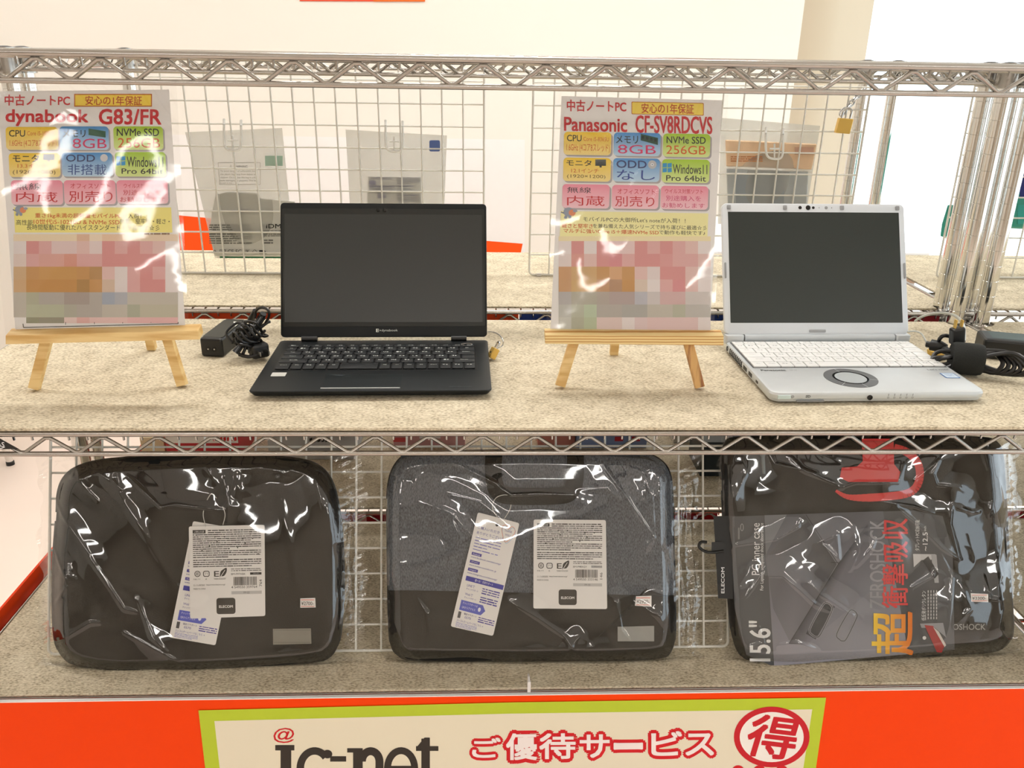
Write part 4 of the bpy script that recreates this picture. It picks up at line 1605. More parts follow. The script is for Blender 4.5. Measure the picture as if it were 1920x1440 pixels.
ps = pd.cross(up).normalized(); pu = ps.cross(pd)
mb.obox(pc_, ps * .0125, pd * .010, pu * .0105)
plug = mb.build('plug', BLACK, ch1, bevel=.004)
mb = MB()
for s in (-.0062, .0062):
    mb.obox(pc_ + pd * .016 + ps * s, ps * .0008, pd * .0075, pu * .0030)
mb.build('prong', STEEL, plug, bevel=.0004)

# brass padlock on the right side of the black laptop
def padlock(label, P, ex, ey, w, h, d, shackle_r, sh_h, hole=True):
    """body centre P, ex sideways, ey up"""
    ex, ey = Vector(ex).normalized(), Vector(ey).normalized()
    ez = ex.cross(ey)
    t = thing('padlock', label, 'padlock', P, 0, 'small brass padlocks')
    mb = MB(); mb.obox(P, ex * w / 2, ey * h / 2, ez * d / 2)
    b = mb.build('lock_body', BRASS, t, bevel=.0012)
    mb = MB()
    pts = [P + ey * h * .35 + ex * -w * .30]
    for k in range(9):
        a_ = math.pi - math.pi * k / 8
        pts.append(P + ey * (h / 2 + sh_h) + ex * (w * .30 * math.cos(a_)) + ey * (w * .30 * math.sin(a_)))
    pts.append(P + ey * h * .35 + ex * w * .30)
    mb.tube(pts, shackle_r, 8)
    mb.build('shackle', STEEL, t, smooth=True)
    if not hole:
        return t
    mb = MB(); mb.lathe([(w * .13, 0), (w * .13, .0004)], P + ez * d / 2 - ex * w * .0, 10, ez)
    mb.lathe([(w * .13, 0), (w * .13, .0004)], P - ez * d / 2, 10, -ez)
    mb.build('keyhole', BLACK, b)
    return t


P = onZ(925, 663, .0095)
padlock('brass padlock lying beside the right edge of the black laptop', Vector((P.x, P.y, .0102)), (.35, -.9, .1), (.45, .2, .86), .013, .016, .009, .0014, .006)
ycable('security_cable', 'thin steel cable beside the brass padlock of the black laptop', 'cable', [onZ(915, 622, .020), onZ(925, 623, .022), onZ(936, 628, .022), onZ(943, 638, .018), onZ(942, 648, .010), onZ(934, 652, .012)], .0009, STEEL)

# brass padlock and cable at the white laptop
P = onZ(1749, 662, .008)
padlock('brass padlock lying against the right edge of the white laptop', Vector((P.x + .004, P.y, .0085)), (.25, -.95, 0), (.9, .25, .35), .022, .012, .010, .0014, .004)
ycable('security_cable', 'thin grey cable from the white laptop lid to its padlock', 'cable', [onZ(1700, 622, .028), onZ(1716, 621, .032), onZ(1728, 626, .030), onZ(1736, 640, .022), onZ(1738, 651, .012)], .0012, mat('grey_sheath', (196, 198, 192), .3))
ycable('security_cable', 'grey looped steel cable rising by the chrome posts into the charger bundle', 'cable',
       [onZ(1716, 602, .012), onZ(1728, 594, .022), onZ(1748, 588, .03), onZ(1772, 587, .034), (onZ(1793, 593, .036)), onZ(1805, 606, .034), onZ(1808, 622, .036), onZ(1808, 640, .040)], .0021, MATS['grey_sheath'])

# charger right of the white laptop
q0 = onZ(1882, 719, 0)
ch2 = thing('charger', 'black charger with its cord strapped in a bundle, right of the white laptop', 'charger', (q0.x + .03, q0.y + .03, 0), 0, 'laptop chargers')
mb = MB()
e1 = Vector((.955, -.295, 0)).normalized(); e2 = Vector((-e1.y, e1.x, 0))
bo = onZ(1832, 664, 0.0)
cc = bo + e1 * .058 + e2 * .004
cc.z = .0155
mb.obox(cc, e1 * .058, e2 * .0245, up * .0152)
br2 = mb.build('power_brick', BLACK, ch2, bevel=.004)
T2 = Vector((cc.x, cc.y, .0308))
ik = Ink(lambda x, y, off: T2 + e1 * x + e2 * (-y) + Vector((0, 0, off)), .0001)
ik.rect(-.045, -.018, .030, .016, (70, 82, 80), 0)
ik.greek(-.040, -.014, -.006, .012, 6, (170, 176, 174))
ik.rect(.006, -.015, .024, .012, (232, 232, 228), 1)
ik.build('rating_label', br2)
sc = onZ(1812, 672, .024); sc = Vector((sc.x, sc.y, .0235))
mb = MB()
lp = []
for off in (-.020, -.015, .015, .020):
    s_ = 1.0 if abs(off) < .018 else .93
    ring = []
    for k in range(20):
        a_ = 2 * math.pi * k / 20
        ring.append(sc + e1 * off + (e2 * .021 * math.cos(a_) + up * .0225 * math.sin(a_)) * s_)
    lp.append(ring)
mb.loops(lp)
mb.build('strap', mat('black_velcro', (30, 32, 30), .85, 0, .25, 900, .6), ch2, smooth=True, sharp=50)
mb = MB()
rn = random.Random(11)
for k in range(6):
    o = e2 * rn.uniform(-.012, .012) + up * rn.uniform(-.012, .012)
    f_ = 1 + .16 * k
    sp = .016 + .003 * k
    mb.tube(catmull([sc + e1 * .012 + o * .7 + up * .008, sc + e1 * .030 * f_ + up * (.012 + .001 * k) - e2 * (.004 * k - .01), sc + e1 * (.044 * f_) - e2 * (.008 + .002 * k) + up * (.002 - .001 * k),
                     sc + e1 * .034 * f_ - e2 * (.012) - up * .013, sc + e1 * .012 + o * .6 - up * .010], 6, False), .0031, 8)
for k in range(5):
    o = e2 * rn.uniform(-.012, .012) + up * rn.uniform(-.010, .010)
    mb.tube(catmull([sc - e1 * .012 + o * .6, sc - e1 * .026 + o * 1.0 - up * .004, sc - e1 * (.034 + .002 * k) + o * .8 - up * .006, sc - e1 * (.038 + .002 * k) + o * .3 - up * .008], 5, False), .0030, 8)
hp = [onZ(x, y, z) for x, y, z in ((1763, 648, .022), (1761, 638, .034), (1768, 630, .042), (1781, 631, .042), (1792, 640, .036))]
mb.tube(catmull(hp, 6, False), .0028, 8)
mb.build('cord', BLACKCABLE, ch2, smooth=True)
mb = MB()
a0, a1 = onZ(1737, 645, .024), onZ(1775, 652, .025)
mb.tube([a0, a0.lerp(a1, .22), a0.lerp(a1, .23), a0.lerp(a1, .7), a1], [.0045, .0045, .0085, .0085, .0050], 12)
mb.tube([onZ(1771, 656, .022), onZ(1778, 660, .022), onZ(1786, 662, .022)], [.0062, .0055, .0062], 12)
mb.build('connector', BLACK, ch2, smooth=True, sharp=40)
mb = MB()
g = onZ(1796, 634, .046)
mb.obox(g + Vector((-.002, 0, .004)), (.009, 0, .002), (0, .007, 0), (-.002, 0, .012))
pg = mb.build('plug', BLACK, ch2, bevel=.003)
mb = MB()
for s in (-.005, .004):
    mb.obox(g + Vector((s - .003, 0, .021)), (.0008, 0, 0), (0, .003, 0), (0, 0, .006))
mb.build('prong', BRASS, pg)

# padlock and chain on the post behind the white laptop
GP = Plane((0, GY - .012, 0), (0, -1, 0))
P = GP.at(1582, 236)
padlock('brass padlock hanging by a chain from the grid behind the white laptop', P, (1, 0, -.06), (.12, 0, 1), .026, .026, .011, .0020, .010, False)
t = thing('chain', 'steel chain looped between the hanging padlock and the rack post', 'chain', GP.at(1590, 200))
pts = [GP.at(1577, 214, -.004), GP.at(1585, 205, -.006), GP.at(1593, 197, -.008), GP.at(1600, 189, -.012), GP.at(1607, 181, -.016), GP.at(1614, 173, -.020), GP.at(1621, 165, -.022)]
for k, (a_, b_) in enumerate(zip(pts, pts[1:])):
    mb = MB()
    c = (a_ + b_) / 2
    d = (b_ - a_).normalized()
    s = (Vector((0, -1, 0)) if k % 2 else d.cross(Vector((0, -1, 0)))).normalized()
    mb.tube([c + d * .0085 * math.cos(i * math.pi / 7) + s * .0045 * math.sin(i * math.pi / 7) for i in range(14)], .0016, 7, True)
    mb.build('link', STEEL, t, smooth=True)


# ------------------------------------------------------------------ pouches hung behind the upper grids
def smooth_h(u, v):
    return (math.sin(math.pi * u) * math.sin(math.pi * v)) ** .6


def pouch(label, quad, hook_px, thick, content, label2=None, group='frosted pouches on the grids', y=GY + .006, film=None):
    """quad: TL TR BR BL pixels on the plane just behind the grid"""
    pl = Plane((0, y + thick * .55, 0), (0, -1, 0))
    c = pl.at((quad[0][0] + quad[1][0]) / 2, quad[2][1])
    t = thing('hanging_pouch', label, 'pouch', c, 0, group)
    nx, ny = 22, 26
    for side, nm in ((1, 'front_film'), (-1, 'back_film')):
        vs, fs = [], []
        for j in range(ny + 1):
            for i in range(nx + 1):
                u, v = i / nx, j / ny
                x = (quad[0][0] * (1 - u) + quad[1][0] * u) * (1 - v) + (quad[3][0] * (1 - u) + quad[2][0] * u) * v
                yy = (quad[0][1] * (1 - u) + quad[1][1] * u) * (1 - v) + (quad[3][1] * (1 - u) + quad[2][1] * u) * v
                h = smooth_h(u, min(1, v ** 1.4)) * thick * .5 + .0006 * math.sin(9 * u + 5 * v)
                vs.append(pl.at(x, yy, side * h))
        for j in range(ny):
            for i in range(nx):
                q = j * (nx + 1) + i
                fs.append((q, q + nx + 1, q + nx + 2, q + 1))
        mb = MB(); mb.add(vs, fs)
        mb.build(nm, film or POUCH, t, smooth=True, sharp=0, fix=False)
    content(t, pl)
    if hook_px:
        hx, hy = hook_px
        hp = Plane((0, GY - .006, 0), (0, -1, 0))
        w = 16
        mb = MB()
        ps_ = [(hx - w, hy - 2), (hx - w, hy + 28), (hx - w + 4, hy + 42), (hx, hy + 46), (hx + w - 4, hy + 44), (hx + w, hy + 30), (hx + w, hy)]
        mb.tube(catmull([hp.at(x, y_, 0) for x, y_ in ps_], 5, False), .0022, 8)
        mb.tube([hp.at(hx - w, hy - 2, 0), hp.at(hx - w, hy - 12, -.006), hp.at(hx - w, hy - 10, -.0115)], .0022, 8)
        mb.tube([hp.at(hx + w, hy, 0), hp.at(hx + w, hy - 10, -.006), hp.at(hx + w, hy - 8, -.0115)], .0022, 8)
        mb.tube([hp.at(hx - 9, hy + 27, 0), hp.at(hx + 9, hy + 27, 0)], .0016, 8)
        mb.tube([hp.at(hx, hy + 18, 0), hp.at(hx, hy + 44, -.002)], .0016, 8)
        mb.tube([hp.at(hx, hy + 27, 0), hp.at(hx, hy + 22, -.04)], .0018, 8)
        o = mb.build('grid_hook', mat('clear_white_hook', (238, 238, 234), .25), smooth=True)
        tag(o, 'white wire hook holding the %s' % label2, 'hook', 'white hooks on the grids')
    return t


def cont1(t, pl):
    mb = MB()
    slab(mb, pl.at, [(398, 392), (404, 366), (424, 360), (480, 362), (490, 372), (553, 378), (553, 478), (404, 480), (392, 440)], -.004, .006)
    bx = mb.build('product_box', mat('pale_grey_box', (206, 206, 200), .6), t, bevel=.001)
    ik = Ink(pl.at, .0068)
    K = (70, 70, 66)
    ik.greek(392, 420, 472, 458, 9, (110, 110, 104))
    ik.text('HDMI', 491, 420, 531, 428, (24, 24, 24), 1, bold=.03)
    ik.greek(494, 431, 540, 444, 4, (130, 130, 126))
    ik.greek(495, 448, 512, 458, 2, (110, 110, 108))
    for k, s in enumerate(('△', '☒', 'CE', 'FC', 'UK', '♺')):
        ik.text(s, 397 + k * 15, 468, 408 + k * 15, 475, K, 1)
    ik.poly([(486, 469), (496, 469), (501, 476), (486, 476)], (40, 40, 40), 1)
    ik.rect(412, 481, 553, 484, (20, 106, 66), 1, sh=.005)
    ik.rect(437, 388, 469, 402, (236, 236, 232), 0)
    ik.barcode(439, 391, 466, 401, layer=1)
    ik.build('box_print', bx)
    ik = Ink(pl.at, thick1 * .5 + .002)
    for a_, b_ in (((409, 305), (488, 305)), ((488, 305), (488, 346)), ((488, 346), (412, 346)), ((412, 346), (409, 305))):
        ik.line([a_, b_], .8, (120, 116, 108), 1)
    ik.text('⚠ WARNING', 430, 309, 464, 316, (70, 66, 60), 1, bold=.01)
    ik.text('To avoid danger of suffocation, keep', 413, 319, 482, 323.5, (100, 96, 90), 1)
    ik.text('this plastic bag away from babies and', 413, 325, 482, 329.5, (100, 96, 90), 1)
    ik.text('children. Do not use this bag in cribs,', 413, 331, 482, 335.5, (100, 96, 90), 1)
    ik.text('beds, carriages, or playpens. This bag', 413, 337, 482, 341, (100, 96, 90), 1)
    ik.text('is not a toy.', 413, 341.5, 436, 345, (100, 96, 90), 1)
    ik.rect(497, 292, 530, 311, (176, 206, 190), 2)
    ik.build('warning_print', t)


def cont2(t, pl):
    mb = MB()
    slab(mb, pl.at, [(690, 331), (789, 333), (791, 420), (687, 420)], .0015, .004)
    cd_ = mb.build('insert_card', PAPER, t)
    ik = Ink(pl.at, .0045)
    V = (64, 56, 120)
    ik.rect(692, 348, 739, 351, V); ik.rect(744, 348, 774, 350, V); ik.rect(744, 365, 786, 367, V)
    ik.rect(692, 339, 704, 346, (110, 104, 170)); ik.rect(708, 365, 724, 371, (96, 84, 160))
    ik.greek(694, 332, 736, 337, 2, V); ik.greek(744, 332, 788, 346, 4, (120, 120, 150)); ik.greek(694, 352, 740, 363, 3, (120, 120, 140))
    ik.greek(744, 353, 772, 363, 3, (120, 120, 140)); ik.greek(744, 369, 788, 379, 3, (120, 120, 140))
    ik.rect(709, 358, 712, 364, (40, 40, 40))
    ik.build('card_print', cd_)
    ik = Ink(pl.at, .014)
    ik.rrect(805, 263, 825, 284, 3, (96, 118, 176), 1)
    ik.build('blue_sticker', t)


def cont3(t, pl):
    mb = MB()
    slab(mb, pl.at, [(1360, 262), (1532, 270), (1522, 318), (1362, 312)], -.003, .006)
    o = mb.build('orange_item', mat('faded_orange', (238, 204, 168), .6, 0, .12, 60), t, bevel=.002); o['label'] = 'faded orange pack seen through the film'
    mb = MB()
    slab(mb, pl.at, [(1362, 316), (1516, 322), (1510, 420), (1366, 420)], -.004, .007)
    mb.build('grey_item', mat('grey_pack', (176, 180, 180), .6, 0, .12, 40), t, bevel=.002)
    ik = Ink(pl.at, .0075)
    ik.greek(1370, 292, 1430, 304, 3, (200, 130, 80)); ik.rect(1490, 276, 1526, 290, (206, 164, 140)); ik.rect(1380, 328, 1470, 410, (150, 156, 160), 0)
    ik.build('pack_print', t)


thick1 = .018
pouch('frosted pouch with a printed box, hanging left of the black laptop', [(347, 248), (529, 240), (553, 484), (403, 484)], (436, 236), thick1, cont1, 'printed pouch left of the black laptop')
pouch('frosted pouch with a blue sticker, hanging above the black laptop', [(648, 243), (838, 254), (832, 420), (658, 420)], (739, 238), .018, cont2, 'blue stickered pouch above the black laptop')
pouch('frosted pouch with an orange and grey pack, hanging above the white laptop', [(1352, 221), (1538, 236), (1508, 420), (1346, 420)], (1452, 252), .018, cont3, 'orange pouch above the white laptop')

# green package on the far right
gp = Plane((0, GY + .03, 0), (0, -1, 0))
mb = MB()
out = catmull([(1832, 292), (1870, 284), (1960, 288), (2010, 300), (2010, 420), (1960, 428), (1892, 428), (1868, 418), (1840, 398), (1836, 340)], 6)
cx_, cy_ = 1915, 356
def gl(f, o):
    return [gp.at(cx_ + (x - cx_) * f, cy_ + (y - cy_) * f, o) for x, y in out]
mb.loops([gl(.96, -.014), gl(1, -.006), gl(1, .004), gl(.95, .012), gl(.8, .015)])
gt = mb.build('green_package', mat('sea_green', (52, 160, 142), .5, 0, .22, 25))
tag(gt, 'sea green package behind the grid at the right edge', 'package')
ik = Ink(gp.at, .0155)
ik.rect(1899, 342, 1907, 356, (232, 224, 140), 1, sh=.02)
ik.rect(1912, 325, 1960, 370, (40, 48, 120), 1, sh=.02)
ik.rect(1908, 384, 1940, 420, (60, 170, 160), 0)
ik.build('package_print', gt)
mb = MB()
slab(mb, Plane((0, GY + .06, 0), (0, -1, 0)).at, [(1777, 384), (1788, 384), (1776, 446), (1763, 443), (1766, 420)], -.004, .004)
tag(mb.build('green_package', MATS['sea_green'], bevel=.002), 'narrow green package edge just left of the three posts', 'package')
mb = MB()
gq = Plane((0, 1.25, 0), (0, -1, 0))
slab(mb, gq.at, [(1898, 486), (1908, 480), (1925, 481), (1960, 486), (1960, 500), (1898, 500)], -.03, .03)
tag(mb.build('green_package', MATS['sea_green'], bevel=.003), 'low green package lying behind the carpet at the right edge', 'package')

# white table beyond the back right shelf with a brown box under its top
tb = thing('side_table', 'white topped table beyond the shelf, right of the white laptop', 'table', (1.55, 1.75, FLOOR))
c0 = onY(1744, 474, 1.6)
mb = MB(); mb.box(c0.x - .9, c0.x, 1.6, 2.2, c0.z - .012, c0.z)
mb.build('table_top', WHITE, tb, bevel=.003)
for sx in (c0.x - .86, c0.x - .04):
    for sy in (1.64, 2.16):
        mb = MB(); mb.box(sx - .02, sx + .02, sy - .02, sy + .02, FLOOR, c0.z - .012)
        mb.build('leg', WHITE, tb)
mb = MB(); mb.box(c0.x - .86, c0.x - .005, 1.615, 1.63, c0.z - .10, c0.z - .012)
mb.build('brown_apron', mat('brown_board', (176, 146, 120), .6), tb)

# ------------------------------------------------------------------ posters on the back wall
wp = Plane((0, YB - .004, 0), (0, -1, 0))
ps = thing('wall_poster', 'white poster with an orange wedge along its foot, behind the grids', 'poster', wp.at(650, 484))
mb = MB(); slab(mb, wp.at, [(150, 250), (984, 262), (984, 484), (140, 480)], -.003, 0)
mb.build('poster_sheet', PAPER, ps)
ik = Ink(wp.at, .001)
ik.poly([(140, 388), (337, 404), (560, 424), (980, 457), (975, 480.5), (140, 474)], (255, 84, 10), 1)
ik.build('orange_wedge', ps)
p2 = thing('wall_poster', 'red poster whose lower edge shows at the top of the wall', 'poster', wp.at(678, 2))
mb = MB(); slab(mb, wp.at, [(562, -160), (797, -160), (797, 3), (562, 2)], -.003, 0)
mb.build('poster_sheet', mat('red_poster', (232, 74, 36), .5), p2)
ik = Ink(wp.at, .001)
ik.rect(700, -30, 797, 3, (226, 110, 40), 1)
ik.build('orange_corner', p2)

# chair on the floor at the far left: one chrome leg shows
c0 = onZ(20, 871, FLOOR)
chair = thing('stool', 'stool with a slim chrome leg and black foot, on the floor at left', 'stool', (c0.x - .2, c0.y - .2, FLOOR))
sz = FLOOR + .45
for dx, dy in ((0, 0), (-.4, 0), (0, -.4), (-.4, -.4)):
    f = Vector((c0.x + dx, c0.y + dy, FLOOR))
    tpv = f + Vector((-.03 if dx == 0 else .03, -.03 if dy == 0 else .03, .44))
    mb = MB(); mb.tube([f + Vector((0, 0, .012)), tpv], .0125, 12)
    lg = mb.build('leg', CHROME, chair, smooth=True)
    mb = MB(); mb.lathe([(.015, 0), (.015, .014), (.013, .016)], f, 14)
    mb.build('foot_cap', BLACK, lg, smooth=True)
mb = MB(); mb.box(c0.x - .42, c0.x - .02, c0.y - .40, c0.y - .02, sz - .02, sz + .03)
mb.build('seat', mat('dark_seat', (50, 50, 54), .6), chair, bevel=.01)

# ------------------------------------------------------------------ small boxes on the far lower shelf
def lowbox(label, pxa, pxb, pyf, depth, h, rgb, toprgb=None, prints=None, yaw=0, name='product_box'):
    a_, b_ = onZ(pxa, pyf, LOWB), onZ(pxb, pyf, LOWB)
    y = (a_.y + b_.y) / 2
    x0, x1 = a_.x, b_.x
    mb = MB(); mb.box(x0, x1, y, y + depth, LOWB, LOWB + h)
    o = mb.build(name, mat('box_' + '_'.join(map(str, rgb)), rgb, .45), bevel=.001)
    tag(o, label, 'box', 'product boxes on the far lower shelf')
    tp_ = Ink(lambda x, yy, off: Vector((x, yy, LOWB + h + off)), .0004)
    frt = Ink(lambda x, z, off: Vector((x, y - off, LOWB + z)), .0004)
    if toprgb:
        tp_.rect(x0 + .002, y + .002, x1 - .002, y + depth - .002, toprgb, 0)
    if prints:
        prints(tp_, frt, x0, x1, y, h, depth)
    if tp_.f:
        tp_.build('top_print', o)
    if frt.f:
        frt.build('front_print', o)
    return o


def pr_red(tp_, fr_, x0, x1, y, h, d):
    fr_.rect(x0 + .001, h * .72, x1 - .001, h - .001, (238, 232, 226), 0)
    for k in range(7):
        fr_.rect(x0 + .095 + .007 * k, h * .80, x0 + .100 + .007 * k, h * .93, (206, 40, 40), 2, sh=.3)


def pr_grey(tp_, fr_, x0, x1, y, h, d):
    for k in range(6):
        fr_.rect(x0 + .085 + .008 * k, h * .68, x0 + .091 + .008 * k, h * .82, (40, 40, 40), 2, sh=.3)
    fr_.greek(x0 + .02, h * .60, x0 + .06, h * .80, 3, (120, 120, 120))


def pr_pink(tp_, fr_, x0, x1, y, h, d):
    fr_.rect(x0 + .055, h * .5, x0 + .10, h - .002, (240, 236, 236), 1)
    fr_.greek(x0 + .06, h * .55, x0 + .09, h * .9, 3, (90, 90, 90))
    fr_.rect(x0, h * .30, x0 + .03, h * .55, (220, 90, 90), 1)


def pr_blue(tp_, fr_, x0, x1, y, h, d):
    for q in (.62, .86):
        xx = x0 + (x1 - x0) * q
        fr_.rect(xx - .012, h * .45, xx + .006, h * .75, (196, 50, 60), 1)


lowbox('red box with a white top band, behind the left bag', 316, 452, 868, .16, .062, (186, 28, 38), (226, 220, 214), pr_red)
lowbox('pale grey box behind the right corner of the left bag', 505, 668, 862, .15, .060, (186, 186, 186), (206, 206, 206), pr_grey)
lowbox('small tan box between the orange side board and the red box', 268, 312, 862, .12, .05, (206, 186, 150))
lowbox('pink and white box behind the left end of the middle bag', 738, 872, 838, .10, .040, (214, 160, 158), (232, 214, 212), pr_pink)
lowbox('salmon box behind the handle of the middle bag', 1008, 1078, 836, .08, .034, (206, 132, 120), (214, 150, 140))
lowbox('blue grey box behind the right end of the middle bag', 1080, 1212, 840, .10, .036, (128, 146, 188), (160, 174, 206), pr_blue)
lowbox('dark box standing in the gap left of the last bag', 1312, 1362, 893, .10, .075, (30, 36, 36))
lowbox('cream pack lying behind the dark box', 1262, 1330, 830, .06, .030, (214, 206, 190))
lowbox('lilac grey pack behind the top of the last bag', 1372, 1520, 832, .07, .034, (150, 146, 156))


# ------------------------------------------------------------------ wrapped laptop bags
def px_dist(pt, a, b):
    ax_, ay_ = a; bx_, by_ = b; x, y = pt
    dx, dy = bx_ - ax_, by_ - ay_
    l2 = dx * dx + dy * dy
    t_ = 0 if l2 == 0 else max(0, min(1, ((x - ax_) * dx + (y - ay_) * dy) / l2))
    return math.hypot(x - ax_ - dx * t_, y - ay_ - dy * t_), t_


def inside_dist(pt, poly):
    """signed pixel distance to the outline, positive inside"""
    x, y = pt
    ins = False
    dm = 1e9
    n = len(poly)
    for i in range(n):
        (xa, ya), (xb, yb) = poly[i], poly[(i + 1) % n]
        if (ya > y) != (yb > y) and x < (xb - xa) * (y - ya) / (yb - ya) + xa:
            ins = not ins
        d, _ = px_dist(pt, (xa, ya), (xb, yb))
        dm = min(dm, d)
    return dm if ins else -dm


def wrap_film(t, outline, rect, creases, thick, seed, amp=.0016, soft=()):
    """clear bag drawn over the front of the case; creases are sharp ridges"""
    rn = random.Random(seed)
    x0, y0, x1, y1 = rect
    nx, ny = int((x1 - x0) / 1.9), int((y1 - y0) / 1.9)
    X, Y = np.meshgrid(np.linspace(x0, x1, nx + 1), np.linspace(y0, y1, ny + 1))
    I, J = np.meshgrid(np.arange(nx + 1), np.arange(ny + 1))
    jx = 5 * np.sin(Y * .045 + seed) + 3 * np.sin(Y * .13 + seed * 2)
    jy = 4 * np.sin(X * .04 + seed) + 2 * np.sin(X * .12)
    X = X + jx * np.clip(1 - np.minimum(I, nx - I) / 6.0, 0, 1)
    Y = Y + jy * np.clip(1 - np.minimum(J, ny - J) / 6.0, 0, 1)

    def sd(a, b):
        dx, dy = b[0] - a[0], b[1] - a[1]
        tt = np.clip(((X - a[0]) * dx + (Y - a[1]) * dy) / (dx * dx + dy * dy + 1e-9), 0, 1)
        return np.hypot(X - a[0] - dx * tt, Y - a[1] - dy * tt), tt
    D = np.full(X.shape, 1e9)
    ins = np.zeros(X.shape, bool)
    P = outline[::2]
    for a, b in zip(P, P[1:] + P[:1]):
        D = np.minimum(D, sd(a, b)[0])
        if a[1] != b[1]:
            ins ^= ((a[1] > Y) != (b[1] > Y)) & (X < (b[0] - a[0]) * (Y - a[1]) / (b[1] - a[1]) + a[0])
    D = np.where(ins, D, -D)
    S = np.clip((D + 26) / 52, 0, 1)
    S = S * S * (3 - 2 * S)
    H = .003 + (thick - .003 + .004) * S
    # slack undulation
    for k in range(6):
        an, wl = rn.uniform(0, 6.28), rn.uniform(110, 280)
        H += amp * .50 * np.sin(math.cos(an) / wl * 6.28 * X + math.sin(an) / wl * 6.28 * Y + rn.uniform(0, 6.28)) * (wl / 180)
    # pleats outside the case and near its rim
    out = np.clip((-D + 4) / 12, 0, 1)
    H += .55 * out * (.0020 * np.abs(np.sin(X * .09 + Y * .03 + seed)) + .0018 * np.abs(np.sin(Y * .075 - X * .045)) + .0012 * np.abs(np.sin(Y * .21 + X * .1)))
    for c in creases:
        a_, wd = c[0], (c[2] if len(c) > 2 else 6.0) * .95
        ridge = np.zeros(X.shape)
        tent = np.zeros(X.shape)
        n_ = len(c[1]) - 1
        for q, (p, r) in enumerate(zip(c[1], c[1][1:])):
            dd, tt = sd(p, r)
            u = (q + tt) / n_
            w_e = .30 + .70 * np.sin(np.pi * (.1 + .8 * u))
            ridge = np.maximum(ridge, np.exp(-(dd / (wd * .6)) ** 2) * w_e)
            tent = np.maximum(tent, np.clip(1 - dd / (wd * 6), 0, 1) * w_e)
        H += a_ * (.17 * ridge + .34 * tent)
    vs = [BP.at(x, y, h + .0012) for x, y, h in zip(X.ravel(), Y.ravel(), H.ravel())]
    vs = [Vector((v.x, v.y, max(v.z, LOW + .0012))) for v in vs]
    fs = []
    for j in range(ny):
        for i in range(nx):
            q = j * (nx + 1) + i
            fs.append((q, q + nx + 1, q + nx + 2, q + 1))
    mb = MB(); mb.add(vs, fs)
    return mb.build('plastic_wrap', FILM, t, smooth=True, sharp=0, fix=False)


def bag_body(t, outline, thick, bmat, name='body'):
    n = len(outline)
    cx = sum(p[0] for p in outline) / n; cy = sum(p[1] for p in outline) / n

    def lp(f, o):
        return [BP.at(cx + (x - cx) * f, cy + (y - cy) * f, o) for x, y in outline]
    mb = MB()
    mb.loops([lp(.975, .001), lp(.992, .004), lp(1, thick * .45), lp(.996, thick * .68), lp(.982, thick * .88), lp(.955, thick * .98), lp(.80, thick)])
    mb.v = [Vector((v.x, v.y, max(v.z, LOW + .0006))) for v in mb.v]
    return mb.build(name, bmat, t, smooth=True, sharp=0)


def zip_line(t, outline, thick, mt, f=.999, o=.55):
    n = len(outline)
    cx = sum(p[0] for p in outline) / n; cy = sum(p[1] for p in outline) / n
    pts = [BP.at(cx + (x - cx) * f, cy + (y - cy) * f, thick * o) for x, y in outline]
    mb = MB(); mb.tube([p for p in pts if p.z > LOW + .02], .0016, 6)
    return mb.build('zipper', mt, t, smooth=True)


def tag_card(t, name, quad, off, ikfun, r=4, thick=.0006, parent=None):
    mb = MB()
    # rounded corners of a general quad
    pts = []
    for i in range(4):
        p, a_, b_ = quad[i], quad[i - 1], quad[(i + 1) % 4]
        la = math.hypot(a_[0] - p[0], a_[1] - p[1]); lb = math.hypot(b_[0] - p[0], b_[1] - p[1])
        A = (p[0] + (a_[0] - p[0]) * r / la, p[1] + (a_[1] - p[1]) * r / la)
        B = (p[0] + (b_[0] - p[0]) * r / lb, p[1] + (b_[1] - p[1]) * r / lb)
        for k in range(5):
            s = k / 4
            pts.append(tuple((1 - s) ** 2 * A[i2] + 2 * s * (1 - s) * p[i2] + s * s * B[i2] for i2 in (0, 1)))
    slab(mb, BP.at, pts, off, off + thick)
    o = mb.build(name, PAPER, t)
    ik = Ink(BP.at, off + thick + .0001)
    ikfun(ik)
    ik.build(name.split('_')[0] + '_print', o)
    return o


